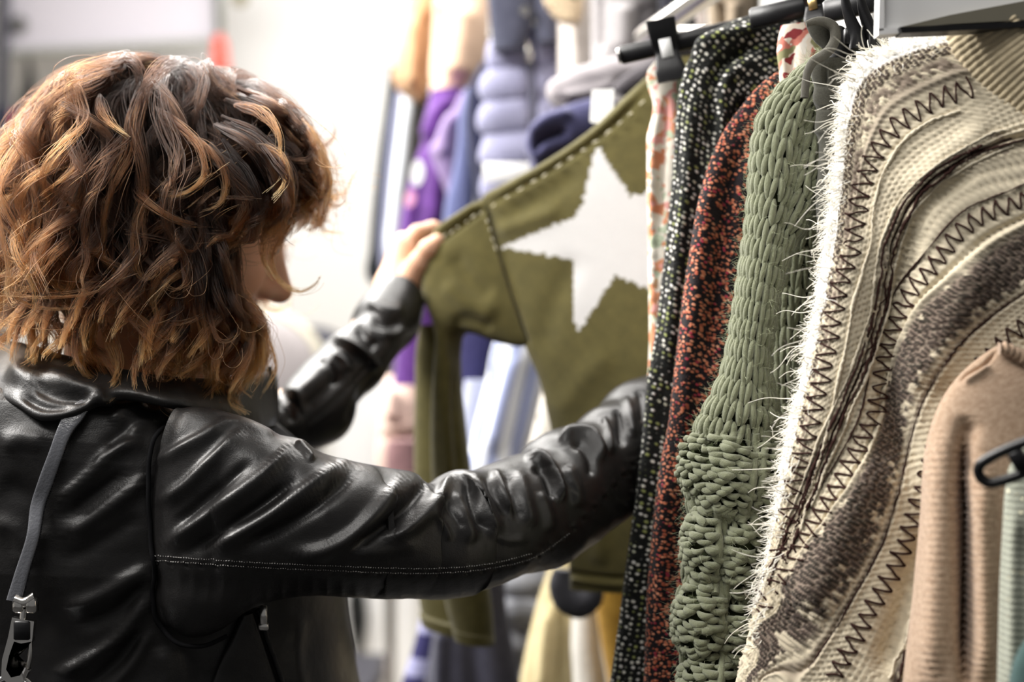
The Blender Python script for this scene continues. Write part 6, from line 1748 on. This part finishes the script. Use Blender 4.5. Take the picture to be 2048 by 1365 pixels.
def roll():
    d = 1.60; mb = MB()
    add_tube(mb, np.array([P(1124, 1140, d), P(1122, 1172, d), P(1136, 1200, d), P(1160, 1210, d), P(1182, 1196, d), P(1190, 1170, d)]), [.010, .014, .016, .016, .014, .010], 14, 40)
    o = mb.build('grey_beret', bgm('dark_grey_felt', (74, 74, 80), (56, 56, 62), 80)); tag(o, 'dark grey felt beret with rolled brim tucked under the khaki hem', 'hat', BG)
    c = P(1156, 1170, d + .012); mb = MB(); V = tube_grid(np.array([c + [0, y, 0] for y in np.linspace(-.012, .012, 8)]), np.array([.004, .013, .017, .018, .018, .017, .013, .004]), 22); add_grid(mb, V); mb.build('crown', bgm('black_felt', (30, 30, 34)), o)
roll()
# rail of the back rack
mb = MB(); add_tube(mb, np.array([[-.30, 3.50, 1.97], [.40, 1.56, 1.97]]), .0125, 16, 6)
for e in ((-.30, 3.50), (.40, 1.56)): add_tube(mb, np.array([[*e, 1.97], [*e, 0.0]]), .014, 14, 4)
tag(mb.build('back_rail', M['chrome']), 'metal rail carrying the blurred clothes behind the khaki sweater', 'clothing rack')

# far side of the shop
def far():
    GR = plain('pale_grey_fabric', srgb(150, 144, 144), .8, .2, bump=.2, bs=200)
    RIM = plain('ivory_rim', srgb(196, 190, 172), .5, .3)
    DKP = plain('charcoal_plastic', srgb(58, 58, 68), .5, .3)
    # round-backed chair behind the face
    d = 3.4; mb = MB(); c = P(510, 762, d); R = .165
    ang = np.linspace(0, 2 * np.pi, 48, endpoint=False)
    rows = [np.stack([c[0] + R * k * np.cos(ang), np.full(48, d) + dz, c[2] + R * k * np.sin(ang)], -1) for k, dz in ((.2, -.045), (.7, -.04), (.95, -.02), (1.0, .0), (.95, .03), (.5, .045))]
    add_grid(mb, np.array(rows)); o = mb.build('round_chair', GR); tag(o, "pale grey chair with a round ivory-rimmed back behind the woman's face", 'chair')
    a2 = np.linspace(0, 2 * np.pi, 60); mb = MB(); add_tube(mb, np.stack([c[0] + R * np.cos(a2), 0 * a2 + d, c[2] + R * np.sin(a2)], -1), .016, 10); mb.build('rim', RIM, o)
    mb = MB(); add_tube(mb, np.array([c + [0, .03, -.1], c + [0, .06, -.5], c + [0, .0, -.55]]), .02, 10, 14); add_box(mb, [c[0], d - .15, .47], (.2, .2, .03)); mb.build('seat', GR, o)
    for sx in (-1, 1):
        for sy in (-1, 1):
            mb = MB(); add_tube(mb, np.array([[c[0] + sx * .16, d - .15 + sy * .16, .45], [c[0] + sx * .19, d - .15 + sy * .19, 0.0]]), [.016, .012], 10, 4); mb.build('leg', DKP, o)
    # dark chair beyond
    d = 4.0; c = P(628, 742, d); mb = MB(); R = .125
    rows = [np.stack([c[0] + R * k * np.cos(ang), np.full(48, d) + dz, c[2] + R * k * np.sin(ang)], -1) for k, dz in ((.2, -.035), (.8, -.03), (1.0, .0), (.9, .03), (.5, .04))]
    add_grid(mb, np.array(rows)); o = mb.build('dark_chair', DKP); tag(o, 'charcoal chair with a rounded back beside the ivory-rimmed chair', 'chair')
    mb = MB(); add_box(mb, [c[0], d - .17, .46], (.2, .2, .035)); mb.build('seat', DKP, o)
    for sx in (-1, 1):
        for sy in (-1, 1):
            mb = MB(); add_tube(mb, np.array([[c[0] + sx * .16, d - .17 + sy * .16, .45], [c[0] + sx * .19, d - .17 + sy * .19, 0.0]]), [.016, .012], 10, 4); mb.build('leg', DKP, o)
    mb = MB(); add_tube(mb, np.array([c + [0, .02, -.1], c + [0, .0, -.38]]), .02, 10, 6); mb.build('stem', DKP, o)
    # black umbrella hanging low
    d = 4.55; mb = MB(); add_tube(mb, pts3([(712, 1160), (713, 1200), (716, 1250), (714, 1300), (706, 1326)], d), [.012, .032, .032, .020, .006], 14, 40)
    o = mb.build('folded_umbrella', bgm('black_nylon', (22, 24, 24))); tag(o, 'slim black folded umbrella hanging below the leather sleeve', 'umbrella')
    mb = MB(); add_tube(mb, pts3([(712, 1165), (712, 1130), (716, 1110), (724, 1112), (726, 1124)], d), .009, 10, 24); mb.build('handle', M['black_plastic'], o)
    peg = P(716, 1113, d)
    # low white plinth
    mb = MB(); x0 = P(720, 760, 4.6)[0]; add_box(mb, [x0 + .05, 4.75, .62], (.14, .15, .62), bev=.01); add_tube(mb, np.array([peg + [0, -.015, 0], peg + [0, .06, 0]]), .007, 10, 4); tag(mb.build('display_plinth', M['white_paper'], smooth_shade=False), 'white display plinth left of the pale pink bag', 'plinth')
    # upper left: a wide wall panel on a rail with small hanging things
    d = 7.4; GP = plain('lilac_grey_panel', srgb(186, 182, 190), .7, .2, bump=.05, bs=40)
    mb = MB(); a = [P(x, y, d) for x, y in ((16, -70), (438, -70), (438, 78), (16, 104))]; extrude_poly(mb, np.array(a), (0, .05, 0))
    o = mb.build('wall_panel', GP, smooth_shade=False); tag(o, 'lilac grey wall panel behind the top of the woman\'s head', 'panel')
    mb = MB(); add_tube(mb, pts3([(0, 108), (438, 82)], d - .03), .020, 10, 4); mb.build('lower_rail', plain('grey_green_metal', srgb(150, 152, 146), .4, .4, metal=.3), o)
    mb = MB(); add_tube(mb, np.array([P(6, -40, d - .05), [P(6, 0, d)[0] , d - .05, 0.0]]), .036, 12, 6); tag(mb.build('dark_post', DKP), 'dark post at the far left edge beside the wall panel', 'post')
    mb = MB(); c = P(38, 48, d - .04); V = tube_grid(np.array([c + [0, y, 0] for y in np.linspace(-.02, .03, 8)]), 1.6 * np.array([.006, .02, .025, .025, .025, .022, .016, .01]), 16); add_grid(mb, V); tag(mb.build('panel_knob', plain('dark_green_knob', srgb(60, 62, 54), .5)), 'round dark knob on the lilac wall panel', 'knob')
    mb = MB(); c = P(480, -4, d + .1); V = tube_grid(np.array([c + [0, y, 0] for y in np.linspace(-.02, .03, 8)]), 1.6 * np.array([.006, .02, .025, .025, .025, .022, .016, .01]), 16); add_grid(mb, V); tag(mb.build('panel_knob', plain('olive_knob', srgb(120, 110, 66), .5)), 'olive round knob at the top edge right of the red tassel', 'knob')
    mb = MB(); add_tube(mb, pts3([(436, 74), (440, 90), (440, 110), (442, 140)], d - .06), [.028, .038, .042, .050], 14, 24)
    o = mb.build('red_tassel', bgm('red_cloth', (206, 52, 52), (226, 110, 90), 20)); tag(o, 'red tassel hanging on a dark green cord beside the wall panel', 'tassel')
    mb = MB(); add_tube(mb, pts3([(432, -60), (436, 10), (438, 76)], d - .06), .018, 10, 12); mb.build('cord', plain('dark_green_cord', srgb(66, 72, 58), .8), o)
    mb = MB(); add_tube(mb, pts3([(56, 112), (58, 180), (52, 210), (50, 250), (46, 330)], d - .1), [.01, .03, .048, .054, .05], 12, 30); tag(mb.build('black_garment', bgm('black_cotton', (20, 20, 22))), 'small black garment hanging behind the curls at the left', 'garment')
    mb = MB(); add_tube(mb, pts3([(28, 226), (30, 250), (34, 300)], d - .16), [.013, .024, .021], 12, 16); tag(mb.build('pink_ribbon', bgm('coral_pink_cloth', (226, 84, 104))), 'coral pink ribbon hanging in front of the small black garment', 'ribbon')
    mb = MB(); add_tube(mb, pts3([(6, 200), (0, 260), (-10, 340)], d - .2), [.03, .08, .10], 12, 20); tag(mb.build('navy_garment', bgm('ink_blue_cotton', (44, 46, 60))), 'dark ink blue garment at the far left edge behind the curls', 'garment')
far()
